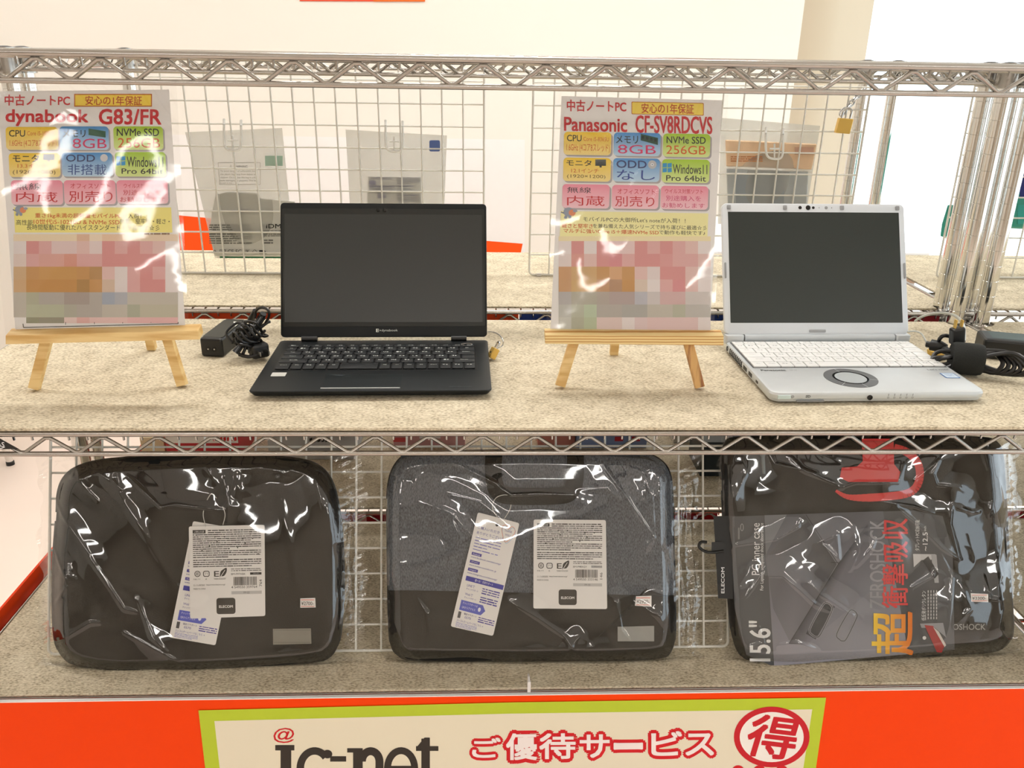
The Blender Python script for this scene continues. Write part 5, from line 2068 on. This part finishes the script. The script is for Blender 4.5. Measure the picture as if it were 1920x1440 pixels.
def tag_front(quad, num, dark_model=True, colortag='ブラック', model='BM-F97XBK'):
    """care card: fine print, recycling marks, barcode, black logo tile"""
    def f(ik):
        (ax_, ay_), (bx_, by_), _, (dx_, dy_) = quad
        wx, wy = bx_ - ax_, by_ - ay_
        hx, hy = dx_ - ax_, dy_ - ay_
        o_at = ik.at
        # card coordinates: u 0..100 across, v 0..120 down
        ik.at = lambda u, v, off: o_at(ax_ + wx * u / 100 + hx * v / 120, ay_ + wy * u / 100 + hy * v / 120, off)
        K = (56, 54, 52)
        ik.rect(5, 5, 22, 9.5, (30, 28, 28), 1)
        ik.text('ご使用上の注意', 7, 5.9, 20, 8.6, (235, 235, 235), 2)
        ik.greek(25, 4.6, 95, 10, 2, K, fill=.5)
        ik.greek(5, 10, 95, 42, 12, K, fill=.45, gap=.25)
        ik.greek(5, 43, 95, 54, 4, K, fill=.45, gap=.25)
        for k in range(14):
            ik.disc(10 + (k * 37) % 84, 11.5 + (k % 11) * 2.9, .9, .9, (20, 20, 20), 2, 8)
        ik.ring(10.5, 62, 4, 4, .9, K, 1, 20); ik.text('紙', 8.4, 59.8, 12.6, 64.2, K, 2)
        ik.rrect(18, 58.3, 26.5, 66, 2.4, K, 1); ik.rrect(19, 59.3, 25.5, 65, 1.6, (242, 239, 236), 2); ik.text('プラ', 19.8, 60.4, 24.8, 63.8, K, 3)
        ik.text('E', 32.5, 59, 39, 66, K, 1, bold=.03)
        ik.poly(catmull([(40, 67), (41, 60), (45, 56.5), (49, 55), (49, 60), (46, 65), (42, 66)], 4), K, 1)
        ik.line([(40.5, 67), (47, 57.5)], .7, (242, 239, 236), 2)
        ik.text('THINK ECOLOGY', 32, 68, 48, 70, K, 1)
        ik.text('外装:プラ', 5, 68, 14, 70, K, 1); ik.text('紙', 21, 68, 23, 70, K, 1)
        ik.text('エレコム株式会社', 5, 75.5, 20, 78, K, 1); ik.text('https://www.elecom.co.jp/', 22, 75.5, 47, 78, K, 1)
        ik.text('MADE IN CHINA', 5, 80.5, 21, 82.5, K, 1)
        ik.greek(55, 55.5, 95, 60, 2, (120, 118, 116))
        ik.text(model, 55, 62, 74, 64.5, K, 1)
        ik.rect(80, 61.5, 95, 64.5, (40, 38, 36) if dark_model else (170, 168, 168), 1)
        ik.text(colortag, 84, 62.1, 91, 63.9, (220, 220, 220) if dark_model else (90, 90, 90), 2)
        ik.barcode(58, 67, 89, 78, (40, 38, 36), 1)
        ik.text(num[0], 55, 78.8, 89, 81.8, K, 1)
        ik.text(num[1], 92, 71, 95.5, 80, K, 1, rot=90)
        ik.rect(55, 85.5, 95, 89.5, (198, 196, 194), 1)
        ik.text('PP-EE', 71, 86.4, 79, 88.8, (120, 118, 116), 2)
        ik.rrect(35, 94, 60, 119 - 4, 3.4, (52, 50, 46), 1)
        ik.text('ELECOM', 38.5, 103.6, 56.5, 106.8, (240, 240, 238), 2, bold=.05)
    return f


def tag_thanks(quad, full=True):
    def f(ik):
        (ax_, ay_), (bx_, by_), _, (dx_, dy_) = quad
        wx, wy = bx_ - ax_, by_ - ay_
        hx, hy = dx_ - ax_, dy_ - ay_
        o_at = ik.at
        ik.at = lambda u, v, off: o_at(ax_ + wx * u / 60 + hx * v / 160, ay_ + wy * u / 60 + hy * v / 160, off)
        V = (74, 66, 160); VL = (120, 116, 196); VD = (52, 46, 120)
        ik.disc(30, 10, 2.2, 2.2, (20, 20, 20), 1, 14)
        hpts = [(47, 12), (51, 7), (56, 10), (56, 17), (47, 30), (39, 17), (38, 10), (43, 7)]
        ik.line(catmull(hpts, 4) + [hpts[0]], .7, (236, 150, 110), 1)
        ik.line([(x + 1, y + 1.4) for x, y in catmull(hpts, 4)], .6, (150, 200, 230), 1)
        ik.text('THANK', 42, 13, 53, 16, (90, 80, 150), 1); ik.text('YOU', 44, 18.5, 51.5, 21.5, (90, 80, 150), 1)
        ik.text('ご購入いただき', 5, 17.5, 36, 21.5, V, 1)
        ik.text('ありがとうございます。', 5, 24.5, 50, 28.5, V, 1)
        ik.greek(5, 31.5, 42, 52, 5, VL, fill=.28)
        ik.rect(5, 54, 19, 58, V, 1); ik.text('Facebook', 7, 55, 17, 57.3, (235, 235, 250), 2)
        ik.text('www.facebook.com/elecomjp/', 5, 59.6, 48, 62.6, V, 1)
        ik.rect(5, 65, 19, 69, V, 1); ik.text('X(Twitter)', 7, 66, 17, 68.3, (235, 235, 250), 2)
        ik.text('www.twitter.com/elecom_jp', 5, 70.6, 44, 73.6, V, 1)
        ik.rect(5, 76, 19, 80, V, 1); ik.text('Instagram', 7, 77, 17, 79.3, (235, 235, 250), 2)
        ik.text('www.instagram.com/elecomjp/', 5, 81.6, 48, 84.6, V, 1)
        ik.rect(5, 87.5, 59, 94, (60, 60, 160), 1); ik.text('選べる！充実サポート', 18, 88.8, 44, 92.4, (236, 236, 250), 2)
        ik.text('LINEで', 9, 98, 20, 101.5, V, 1); ik.text('チャットサポート', 9, 103, 26, 106, V, 1)
        ik.greek(31, 97.5, 56, 107, 3, V, fill=.5)
        ik.text('Webで', 9, 110, 20, 113.5, V, 1); ik.text('チャットサポート', 9, 115, 26, 118, V, 1)
        ik.greek(31, 109.5, 56, 119, 3, V, fill=.5)
        ik.poly([(6, 121), (37, 121), (42, 128), (37, 135), (6, 135)], (96, 104, 200), 1)
        ik.text('チャットサポートは', 9, 122.5, 30, 126, (235, 235, 250), 2); ik.text('QRからアクセス', 9, 128.5, 28, 132, (235, 235, 250), 2)
        ik.disc(33.5, 128, 2, 3, (240, 240, 250), 2, 12)
        ik.rect(6, 137, 10, 146, (80, 80, 84), 1)
        ik.text('電話でサポート', 14, 137, 32, 140, VD, 1); ik.text('0570', 16, 141.5, 25, 144.5, V, 1)
        ik.greek(35, 137, 58, 145.5, 3, V, fill=.5)
        ik.text('エレコムホームページはこちら →', 6, 147.5, 44, 150.5, V, 1)
        ik.greek(6, 151.5, 36, 158.5, 4, VL, fill=.35)
    return f


def price_sticker(t, quad, off, txt):
    mb = MB()
    slab(mb, BP.at, quad, off, off + .0002)
    o = mb.build('price_sticker', PAPER, t)
    x0 = (quad[0][0] + quad[3][0]) / 2; x1 = (quad[1][0] + quad[2][0]) / 2
    y0 = (quad[0][1] + quad[1][1]) / 2; y1 = (quad[2][1] + quad[3][1]) / 2
    ik = Ink(BP.at, off + .0004)
    w, h = x1 - x0, y1 - y0
    R_ = (228, 120, 104)
    ik.rect(x0 + w * .05, y0 + h * .15, x1 - w * .08, y0 + h * .22, R_, 1)
    ik.rect(x0 + w * .05, y0 + h * .84, x1 - w * .08, y0 + h * .90, R_, 1)
    ik.text(txt, x0 + w * .07, y0 + h * .36, x1 - w * .12, y0 + h * .74, (70, 56, 56), 2)
    ik.build('price_print', o)


BLACKCLOTH = mat('black_cloth', (33, 32, 30), .9, 0, .2, 700, .4, spec=.2)
WEB = mat('black_webbing', (16, 18, 18), .85, 0, .3, 500, .5, spec=.2)
GB_ = 'wrapped laptop bags on the lower shelf'

# left bag, plain black
O1_ = catmull([(106, 960), (108, 925), (118, 897), (142, 876), (190, 862), (280, 855), (370, 852), (470, 853), (560, 860), (600, 874), (622, 900), (634, 940), (642, 1000), (645, 1080), (642, 1160),
               (634, 1210), (614, 1236), (570, 1246), (450, 1256), (330, 1262), (220, 1262), (150, 1252), (116, 1232), (102, 1195), (98, 1120), (100, 1040)], 4)
TH = .026
b0 = BP.at(370, 1255)
t1 = thing('laptop_bag', 'plain black laptop bag in clear wrap, leftmost of the three, priced 2700 yen', 'laptop bag', (b0.x, .05, LOW), 0, GB_)
bag_body(t1, O1_, TH, BLACKCLOTH)
zip_line(t1, O1_, TH, BLACK)


def handle(t, pts, off, w=.019):
    """flat webbing strap through pixel points"""
    P3 = [BP.at(x, y, off + o) for x, y, o in catmull(pts, 5, False)]
    mb = MB()
    lo, hi = [], []
    for i, p in enumerate(P3):
        d = (P3[min(i + 1, len(P3) - 1)] - P3[max(i - 1, 0)]).normalized()
        s = d.cross(LN).normalized()
        for k, (a_, b_) in enumerate(((-1, -1), (1, -1), (1, 1), (-1, 1))):
            hi.append(p + s * a_ * w / 2 + LN * b_ * .0012)
    n = len(P3)
    fs = []
    for i in range(n - 1):
        for k in range(4):
            fs.append((i * 4 + k, i * 4 + (k + 1) % 4, i * 4 + 4 + (k + 1) % 4, i * 4 + 4 + k))
    fs += [(3, 2, 1, 0), tuple((n - 1) * 4 + k for k in range(4))]
    mb.add(hi, fs)
    return mb.build('handle', WEB, t, bevel=.0006)


handle(t1, [(288, 862, 0), (296, 905, .002), (306, 938, .004), (330, 947, .005), (365, 948, .005), (398, 946, .005), (418, 936, .004), (426, 905, .002), (432, 862, 0)], TH + .001, .014)
qt = [(360, 978), (415, 991), (402, 1209), (317, 1195)]
qf = [(354, 987), (496, 984), (497.5, 1155), (356.5, 1160)]
TQ = [(362, 977), (449, 992), (404, 1210), (317, 1195)]
tag_card(t1, 'thanks_tag', TQ, TH + .0025, tag_thanks(TQ), 4)
tag_card(t1, 'care_card', qf, TH + .0045, tag_front(qf, ('4 549550 359764', '764')), 4)
mb = MB()
mb.tube(catmull([BP.at(x, y, TH + .005) for x, y in ((386, 988), (381, 965), (386, 943), (396, 926), (404, 932), (416, 948), (422, 965), (418, 984))], 6, False), .0005, 6)
mb.build('tag_loop', mat('clear_thread', (220, 220, 214), .2), t1, smooth=True)
price_sticker(t1, [(563, 1122), (591, 1121), (592, 1139), (563, 1139.5)], TH + .004, '¥2700-')
mb = MB()
slab(mb, BP.at, [(511.5, 1179), (583, 1178), (584, 1207), (512, 1209)], TH + .0005, TH + .0018)
pt = mb.build('logo_patch', mat('grey_leather_patch', (136, 132, 122), .55, 0, .1, 90), t1, bevel=.0004); pt['label'] = 'grey stitched patch at the lower right'
ik = Ink(BP.at, TH + .002)
for k in range(22):
    ik.rect(514 + k * 3.1, 1204, 515.6 + k * 3.1, 1205, (90, 86, 78), 0); ik.rect(514 + k * 3.1, 1181, 515.6 + k * 3.1, 1182, (90, 86, 78), 0)
ik.build('patch_stitching', pt)
CR1 = [(.004, [(142, 874), (134, 896), (152, 898), (143, 876)], 4), (.004, [(143, 880), (150, 905), (183, 938)], 4), (.004, [(178, 880), (204, 902)], 4), (.005, [(217, 868), (209, 898), (226, 917), (217, 870)], 4),
       (.006, [(240, 893), (302, 952)], 5), (.005, [(106, 940), (116, 966), (166, 1038)], 5), (.006, [(168, 1046), (232, 1142), (255, 1148)], 6), (.006, [(258, 1125), (285, 1195), (312, 1222)], 6),
       (.005, [(300, 951), (330, 946), (420, 957)], 5), (.005, [(376, 856), (396, 892)], 4), (.005, [(420, 898), (430, 948), (424, 956)], 4), (.005, [(445, 890), (450, 935)], 9), (.005, [(535, 888), (562, 868), (575, 862)], 4),
       (.005, [(126, 1094), (112, 1060), (101, 1025)], 4), (.005, [(121, 1096), (128, 1060)], 3), (.007, [(108, 1205), (140, 1185), (168, 1168), (186, 1168)], 6), (.006, [(232, 1186), (290, 1218), (340, 1245)], 7),
       (.004, [(335, 1246), (400, 1240), (520, 1236), (600, 1222)], 6), (.005, [(586, 866), (600, 930), (606, 960)], 5), (.005, [(622, 880), (634, 905)], 4), (.005, [(640, 915), (655, 945), (648, 1015), (632, 1018)], 4),
       (.006, [(655, 960), (668, 985), (640, 1010)], 4), (.006, [(640, 1170), (652, 1120), (662, 1085)], 4), (.005, [(470, 880), (500, 868), (540, 872)], 6), (.006, [(105, 1130), (125, 1100), (128, 1150)], 5), (.006, [(212, 905), (330, 1100)], 14), (.005, [(520, 900), (560, 1100)], 14)]
CR1 += [(.009, [(650, 890), (662, 960), (654, 1050), (664, 1150), (656, 1250)], 4), (.006, [(640, 1262), (668, 1200), (676, 1080)], 4), (.006, [(92, 900), (96, 1000), (90, 1120), (96, 1240)], 3), (.006, [(86, 1262), (112, 1232)], 4), (.006, [(100, 868), (150, 862), (200, 852)], 3)]
wrap_film(t1, O1_, (74, 846, 684, 1268), CR1, TH + .005, 3)

# middle bag, heather grey over black
def s2(pts):
    return [(660 + x / 2.769, 780 + y / 2.769) for x, y in pts]
O2_ = catmull(s2([(182, 430), (190, 340), (212, 270), (258, 212), (330, 190), (500, 182), (800, 178), (1100, 178), (1400, 180), (1510, 186), (1600, 226), (1648, 290), (1664, 400), (1670, 650), (1678, 950), (1678, 1130),
                  (1660, 1215), (1610, 1258), (1450, 1272), (1000, 1276), (600, 1278), (320, 1274), (240, 1245), (202, 1190), (190, 1050), (184, 700)]), 4)
b0 = BP.at(985, 1240)
t2 = thing('laptop_bag', 'grey and black laptop bag in clear wrap, middle one, priced 2900 yen', 'laptop bag', (b0.x, .05, LOW), 0, GB_)
bag_body(t2, O2_, TH, bag_two_tone())
n2 = len(O2_); cx2 = sum(p[0] for p in O2_) / n2; cy2 = sum(p[1] for p in O2_) / n2
zip_line(t2, O2_, TH, BLACK)
# lower black panel: shell hugging the body below the seam
low = [p for p in O2_ if p[1] > 1116]
low = sorted([p for p in low], key=lambda p: 0)
i0 = [i for i, p in enumerate(O2_) if p[1] > 1116]
seq = O2_[i0[0]:i0[-1] + 1]
seq = [(1266.5, 1116)] + seq + [(727, 1107)]
mb = MB()
def shell(f, o):
    return [BP.at(cx2 + (x - cx2) * f, (cy2 + (y - cy2) * f) if 0 < k < len(seq) - 1 else y, o) for k, (x, y) in enumerate(seq)]
strips = [shell(1.0006, TH * .40), shell(1.0022, TH * .46), shell(.998, TH * .70), shell(.984, TH * .91), shell(.956, TH * 1.01), shell(.80, TH * 1.02)]
n = len(seq)
fs = []
for i in range(len(strips) - 1):
    for k in range(n - 1):
        fs.append((i * n + k, i * n + k + 1, (i + 1) * n + k + 1, (i + 1) * n + k))
fs.append(tuple((len(strips) - 1) * n + k for k in range(n)))
mb.add([Vector((p.x, p.y, max(p.z, LOW + .0005))) for l in strips for p in l], fs)
mb.build('lower_panel', BLACKCLOTH, t2, smooth=True, sharp=60)
mb = MB()
mb.tube([BP.at(x, y, TH * o) for x, y, o in ((752, 856, .8), (800, 853, .93), (960, 851, .98), (1150, 852, .98), (1210, 858, .93), (1240, 872, .8))], .0022, 8)
mb.build('top_seam', mat('dark_heather', (52, 56, 60), .9), t2, smooth=True)
handle(t2, [(926, 852, 0), (925, 885, .001), (930, 915, .003), (945, 928, .004), (985, 931, .005), (1040, 930, .004), (1068, 924, .003), (1078, 900, .001), (1079, 852, 0)], TH + .001, .0235)
mb = MB(); mb.lathe([(.0024, 0), (.0024, .001), (.0012, .0016)], BP.at(1238, 916, TH + .000), 12, LN)
mb.build('rivet', BLACK, t2)
q2l = [(896, 960.5), (974, 981), (924.5, 1192.5), (845, 1174.5)]
q2r = [(1000.5, 974), (1136, 975), (1138.5, 1142), (1000, 1141)]
tag_card(t2, 'thanks_tag', q2l, TH + .004, tag_thanks(q2l), 4)
tag_card(t2, 'care_card', q2r, TH + .004, tag_front(q2r, ('4 549550 333146', '146'), False, 'グレー', 'BM-F98XGY'), 4)
mb = MB()
mb.tube(catmull([BP.at(x, y, TH + .006) for x, y in ((933, 970), (925, 958), (924, 945), (932, 932), (950, 928), (958, 938), (956, 955), (946, 972))], 6, False), .0005, 6)
mb.build('tag_loop', MATS['clear_thread'], t2, smooth=True)
price_sticker(t2, [(1192.5, 1118), (1221.5, 1117), (1221.5, 1137.5), (1190.5, 1135.7)], TH + .004, '¥2900-')
mb = MB()
slab(mb, BP.at, [(1158, 1175), (1226.5, 1173.5), (1226.5, 1202.5), (1158, 1202.5)], TH + .0008, TH + .002)
pt = mb.build('logo_patch', mat('pale_grey_patch', (150, 150, 146), .5, 0, .1, 90), t2, bevel=.0004); pt['label'] = 'pale grey patch at the lower right'
CR2 = [(.004, [(758, 858), (748, 880)], 4), (.004, [(768, 858), (776, 900)], 4), (.005, [(790, 852), (860, 872), (930, 906), (942, 920)], 5), (.005, [(940, 915), (958, 928), (1010, 926), (1075, 928)], 5),
       (.006, [(1120, 848), (1136, 880), (1180, 940), (1226, 1008)], 5), (.006, [(1206, 884), (1222, 930), (1226, 1006)], 6), (.004, [(1206, 884), (1256, 866)], 5), (.005, [(1200, 1060), (1215, 1020), (1226, 1010)], 7),
       (.006, [(960, 1130), (1010, 1160), (1060, 1195), (1083, 1228)], 6), (.006, [(1060, 1230), (1083, 1195)], 4), (.005, [(1156, 1128), (1165, 1180), (1182, 1205)], 5), (.005, [(780, 1120), (800, 1150), (806, 1180)], 7),
       (.005, [(740, 1170), (760, 1215), (785, 1235)], 5), (.005, [(800, 945), (850, 965), (890, 1010)], 12), (.005, [(845, 970), (868, 1020)], 6), (.004, [(1240, 870), (1250, 900)], 5), (.006, [(1230, 1140), (1245, 1175)], 6), (.006, [(1195, 1130), (1240, 1160)], 10),
       (.006, [(1270, 890), (1285, 905), (1272, 960), (1280, 1040), (1274, 1100)], 4), (.006, [(1290, 880), (1300, 930), (1290, 1000)], 4), (.006, [(1275, 1150), (1290, 1220)], 5), (.004, [(830, 920), (900, 940), (950, 980)], 16), (.005, [(1090, 915), (1140, 915), (1180, 960)], 14)]
CR2 += [(.009, [(1276, 870), (1284, 950), (1274, 1040), (1288, 1140), (1278, 1240)], 4), (.007, [(1298, 860), (1294, 980), (1302, 1100), (1296, 1240)], 4), (.006, [(722, 870), (724, 1000), (720, 1120), (728, 1240)], 3)]
wrap_film(t2, O2_, (716, 846, 1312, 1268), CR2, TH + .005, 8)

# right bag, black with a printed card and a red mark
def s3(pts):
    return [(1280 + x / 2.769, 780 + y / 2.769) for x, y in pts]
O3_ = catmull(s3([(202, 330), (205, 200), (220, 140), (270, 112), (500, 106), (900, 104), (1300, 104), (1560, 112), (1630, 136), (1660, 200), (1676, 400), (1692, 700), (1712, 1000), (1714, 1120),
                  (1690, 1185), (1610, 1228), (1400, 1246), (1000, 1278), (700, 1296), (460, 1304), (370, 1292), (300, 1245), (258, 1150), (232, 900), (212, 600)]), 4)
b0 = BP.at(1640, 1235)
t3 = thing('laptop_bag', 'black padded laptop case with a red mark and printed card, rightmost wrapped bag', 'laptop bag', (b0.x, .05, LOW), 0, GB_)
TH3 = .026
bag_body(t3, O3_, TH3, BLACKCLOTH)
zip_line(t3, O3_, TH3, BLACK)
ik = Ink(BP.at, TH3 + .0004)
RM = (222, 62, 60)
ik.poly(s3([(930, 118), (1095, 118), (1098, 250), (1130, 290), (1118, 342), (860, 342), (816, 320), (826, 268), (905, 262), (935, 235)]), RM, 0)
mark = [(1098, 165), (1160, 185), (1215, 235), (1232, 300), (1215, 365), (1165, 402), (1060, 418), (930, 425), (850, 418), (795, 388)]
for k, (a_, b_) in enumerate(zip(catmull(s3(mark), 4, False), catmull(s3(mark), 4, False)[1:])):
    w = 15 if k < 26 else max(4, 15 - (k - 26) * 1.1)
    ik.line([a_, b_], w, RM, 1)
ik.build('red_mark', t3)
ik = Ink(BP.at, TH3 + .0004)
ik.text('ZEROSHOCK', *s3([(1330, 1080)])[0], *s3([(1572, 1110)])[0], (150, 150, 146), 1, bold=.02)
ik.build('case_lettering', t3)
mb = MB()
zp = s3([(415, 200), (420, 300)])
mb.tube([BP.at(zp[0][0], zp[0][1], TH3 + .003), BP.at(zp[1][0], zp[1][1], TH3 + .003)], .0028, 8)
mb.tube([BP.at(zp[0][0] + 5 * math.cos(k), zp[0][1] - 2 + 5 * math.sin(k), TH3 + .003) for k in [i * math.pi / 6 for i in range(12)]], .0012, 6, True)
mb.build('zip_pull', mat('grey_metal', (110, 116, 116), .35, .6), t3, smooth=True)
# printed card folded round the case
mb = MB()
cardp = s3([(246, 522), (900, 500), (1200, 490), (1350, 520), (1402, 700), (1412, 1214), (900, 1262), (470, 1300), (330, 1240), (270, 1000)])
slab(mb, BP.at, cardp, TH3 + .0022, TH3 + .0028)
card = mb.build('printed_card', mat('dark_grey_card', (66, 68, 72), .5, 0, .1, 20), t3)
ik = Ink(BP.at, TH3 + .0031)
def q3(pts, col, layer=0, cols=None):
    ik.poly(s3(pts), col, layer, cols)
q3([(425, 515), (1040, 494), (1172, 1236), (475, 1298)], (112, 112, 120), 0, [(70, 72, 78), (86, 88, 96), (150, 150, 160), (140, 138, 148)])
q3([(425, 515), (540, 512), (440, 700), (432, 740)], (110, 112, 116), 1)
q3([(430, 740), (630, 512), (800, 770), (560, 1180), (470, 1000)], (104, 104, 108), 1, [(96, 96, 100), (70, 72, 76), (64, 66, 70), (120, 118, 126), (100, 100, 106)])
q3([(812, 760), (960, 560), (985, 900), (640, 1190), (552, 1182)], (96, 98, 106), 1, [(50, 52, 56), (76, 78, 86), (120, 122, 132), (128, 126, 136), (60, 60, 64)])
ik.line(s3([(552, 1182), (812, 762), (770, 760)]), 1.2, (30, 32, 34), 3)
ik.line(s3([(640, 512), (805, 765)]), 1, (30, 32, 34), 3)
q3([(640, 1130), (740, 960), (790, 990), (690, 1160)], (60, 62, 66), 2)
for cxy, sc_ in (((715, 1055), 1.0), ((850, 1085), .9)):
    pts = [(-38, 85), (-55, 50), (10, -70), (38, -85), (62, -60), (50, -20), (0, 80), (-20, 92)]
    lp_ = catmull(s3([(cxy[0] + x * sc_, cxy[1] + y * sc_) for x, y in pts]), 4)
    ik.line(lp_ + [lp_[0]], 4.2, (140, 140, 146), 3)
    ik.line(lp_ + [lp_[0]], 1.2, (60, 60, 64), 4)
Wt = (232, 232, 232)
def vt(s, x0, y0, x1, y1, col=Wt, bold=0, layer=5, bot=None, sv=0, sh=0):
    (a_, b_), (c_, d_) = s3([(x0, y0), (x1, y1)])
    ik.text(s, a_, b_, c_, d_, col, layer, bold=bold, rot=90, bot=bot, sv=sv, sh=sh)
vt('PC inner case', 358, 556, 400, 825, bold=.0)
vt('For Laptop, unequaled shock absorbance', 402, 556, 424, 905)
(xa_, ya_), (xb_, yb_) = s3([(287, 580), (296, 640)])
ik.rect(xa_, ya_, xb_, yb_, (120, 120, 122), 5)
vt('15.6"', 345, 1065, 455, 1272, bold=.03)
ik.ring(*s3([(308, 578)])[0], 3, 7, 1, (170, 170, 172), 5, 16)
vt('ZEROSHOCK', 972, 540, 1052, 998, (150, 150, 156), bold=.02, sv=0)
vt('衝撃吸収', 1036, 534, 1168, 996, (214, 60, 62), bold=.022, layer=6, bot=(226, 70, 70))
vt('超', 985, 1018, 1195, 1238, (252, 214, 60), bold=.03, layer=7, bot=(232, 120, 24))
vt('タブレットPC収納可能', 1206, 540, 1230, 700)
vt('~12.5', 1246, 604, 1272, 700, bold=.02)
vt('inch', 1252, 572, 1264, 598)
vt('低反発ポリウレタン', 1240, 908, 1264, 1062)
(x0_, y0_), (x1_, y1_) = s3([(1272, 905), (1330, 1062)])
for k in range(4):
    xx = x0_ + (x1_ - x0_) * k / 4
    for j in range(9):
        ik.rect(xx, y0_ + j * 6.2, xx + 2, y0_ + j * 6.2 + 4.6, (190, 190, 190), 5)
q3([(1196, 716), (1312, 718), (1318, 745), (1240, 748), (1200, 785)], (206, 206, 206), 5)
q3([(1245, 752), (1275, 728), (1330, 820), (1308, 845)], (36, 36, 38), 6)
q3([(1290, 720), (1318, 720), (1330, 866), (1308, 866)], (170, 170, 172), 5)
q3([(1232, 1078), (1352, 1074), (1368, 1150), (1310, 1100), (1240, 1100)], (150, 150, 154), 5)
q3([(1255, 1085), (1300, 1090), (1365, 1180), (1345, 1228), (1320, 1226)], (166, 44, 44), 6)
q3([(1300, 1095), (1330, 1120), (1368, 1190), (1360, 1200)], (214, 206, 200), 7)
x_, y_ = s3([(1255, 1152)])[0]
ik.disc(x_, y_, 3.5, 3.5, (230, 230, 230), 6, 14)
ik.build('card_print', card)
# hanging flap with hook over the left edge
mb = MB()
fl = s3([(160, 520), (258, 518), (262, 950), (184, 946)])
slab(mb, BP.at, fl, TH3 + .0032, TH3 + .0040)
flap = mb.build('hang_flap', mat('black_card', (26, 26, 25), .6), t3)
ik = Ink(BP.at, TH3 + .0043)
(a_, b_), (c_, d_) = s3([(200, 786), (217, 920)])
ik.text('ELECOM', a_, b_, c_, d_, (220, 220, 220), 1, bold=.04, rot=90)
ik.build('flap_print', flap)
mb = MB()
hk = s3([(212, 700), (150, 708), (110, 700), (85, 678), (95, 655), (125, 655)])
mb.tube(catmull([BP.at(x, y, TH3 + .006) for x, y in hk], 6, False), .0022, 8)
slab(mb, BP.at, s3([(150, 655), (205, 652), (217, 665), (217, 708), (150, 712)]), TH3 + .0042, TH3 + .0064)
mb.build('hanger_hook', BLACK, flap, smooth=True, sharp=40)
price_sticker(t3, s3([(1495, 920), (1586, 924), (1587, 967), (1498, 964)]), TH3 + .004, '¥3300-')
def c3(a_, pts, w=5):
    return (a_, s3(pts), w)
CR3 = [c3(.005, [(560, 215), (640, 290), (790, 350), (830, 375)], 7), c3(.006, [(250, 225), (265, 515)], 4), c3(.005, [(270, 430), (330, 300), (320, 230)], 5), c3(.006, [(262, 672), (480, 640), (600, 575), (605, 545)], 5),
       c3(.006, [(440, 830), (520, 830), (580, 880), (690, 980), (760, 1010)], 7), c3(.006, [(330, 940), (400, 840), (420, 780)], 4), c3(.006, [(690, 660), (800, 615), (810, 740), (720, 660)], 6), c3(.006, [(670, 870), (720, 930), (880, 1030)], 7),
       c3(.006, [(800, 380), (900, 345), (1120, 345), (1150, 250)], 6), c3(.006, [(1040, 445), (1200, 470), (1260, 490), (1300, 500)], 5), c3(.006, [(1110, 470), (1240, 580), (1350, 690), (1440, 745)], 5), c3(.005, [(1440, 745), (1390, 560), (1400, 460)], 5),
       c3(.005, [(1210, 330), (1330, 230), (1300, 300), (1320, 360), (1440, 370)], 5), c3(.005, [(1420, 470), (1500, 500), (1540, 495)], 7), c3(.005, [(1590, 520), (1610, 450)], 5), c3(.005, [(1640, 320), (1660, 440), (1640, 500)], 4),
       c3(.006, [(1660, 640), (1640, 760), (1655, 830), (1640, 880)], 4), c3(.006, [(1650, 880), (1670, 1000), (1640, 1100), (1690, 1160)], 4), c3(.006, [(500, 1190), (600, 1180), (700, 1215)], 8), c3(.005, [(900, 780), (980, 690), (1000, 640)], 6),
       c3(.006, [(1340, 720), (1400, 840), (1390, 1000), (1370, 1160)], 6), c3(.005, [(1560, 830), (1600, 950), (1680, 960)], 6), c3(.005, [(1190, 890), (1300, 830), (1310, 800)], 5), c3(.006, [(260, 1240), (420, 1180), (400, 1100)], 7), c3(.005, [(430, 150), (480, 250), (700, 300)], 8),
       c3(.005, [(1440, 870), (1500, 1000), (1420, 1080)], 9), c3(.005, [(890, 590), (910, 700), (870, 800)], 8)]
CR3 += [(.008, [(1890, 850), (1896, 950), (1900, 1060), (1904, 1180)], 4), (.006, [(1352, 850), (1356, 960)], 3), (.007, [(1870, 1230), (1900, 1190)], 4)]
wrap_film(t3, O3_, (1350, 818, 1910, 1262), CR3, TH3 + .006, 15, .0022)
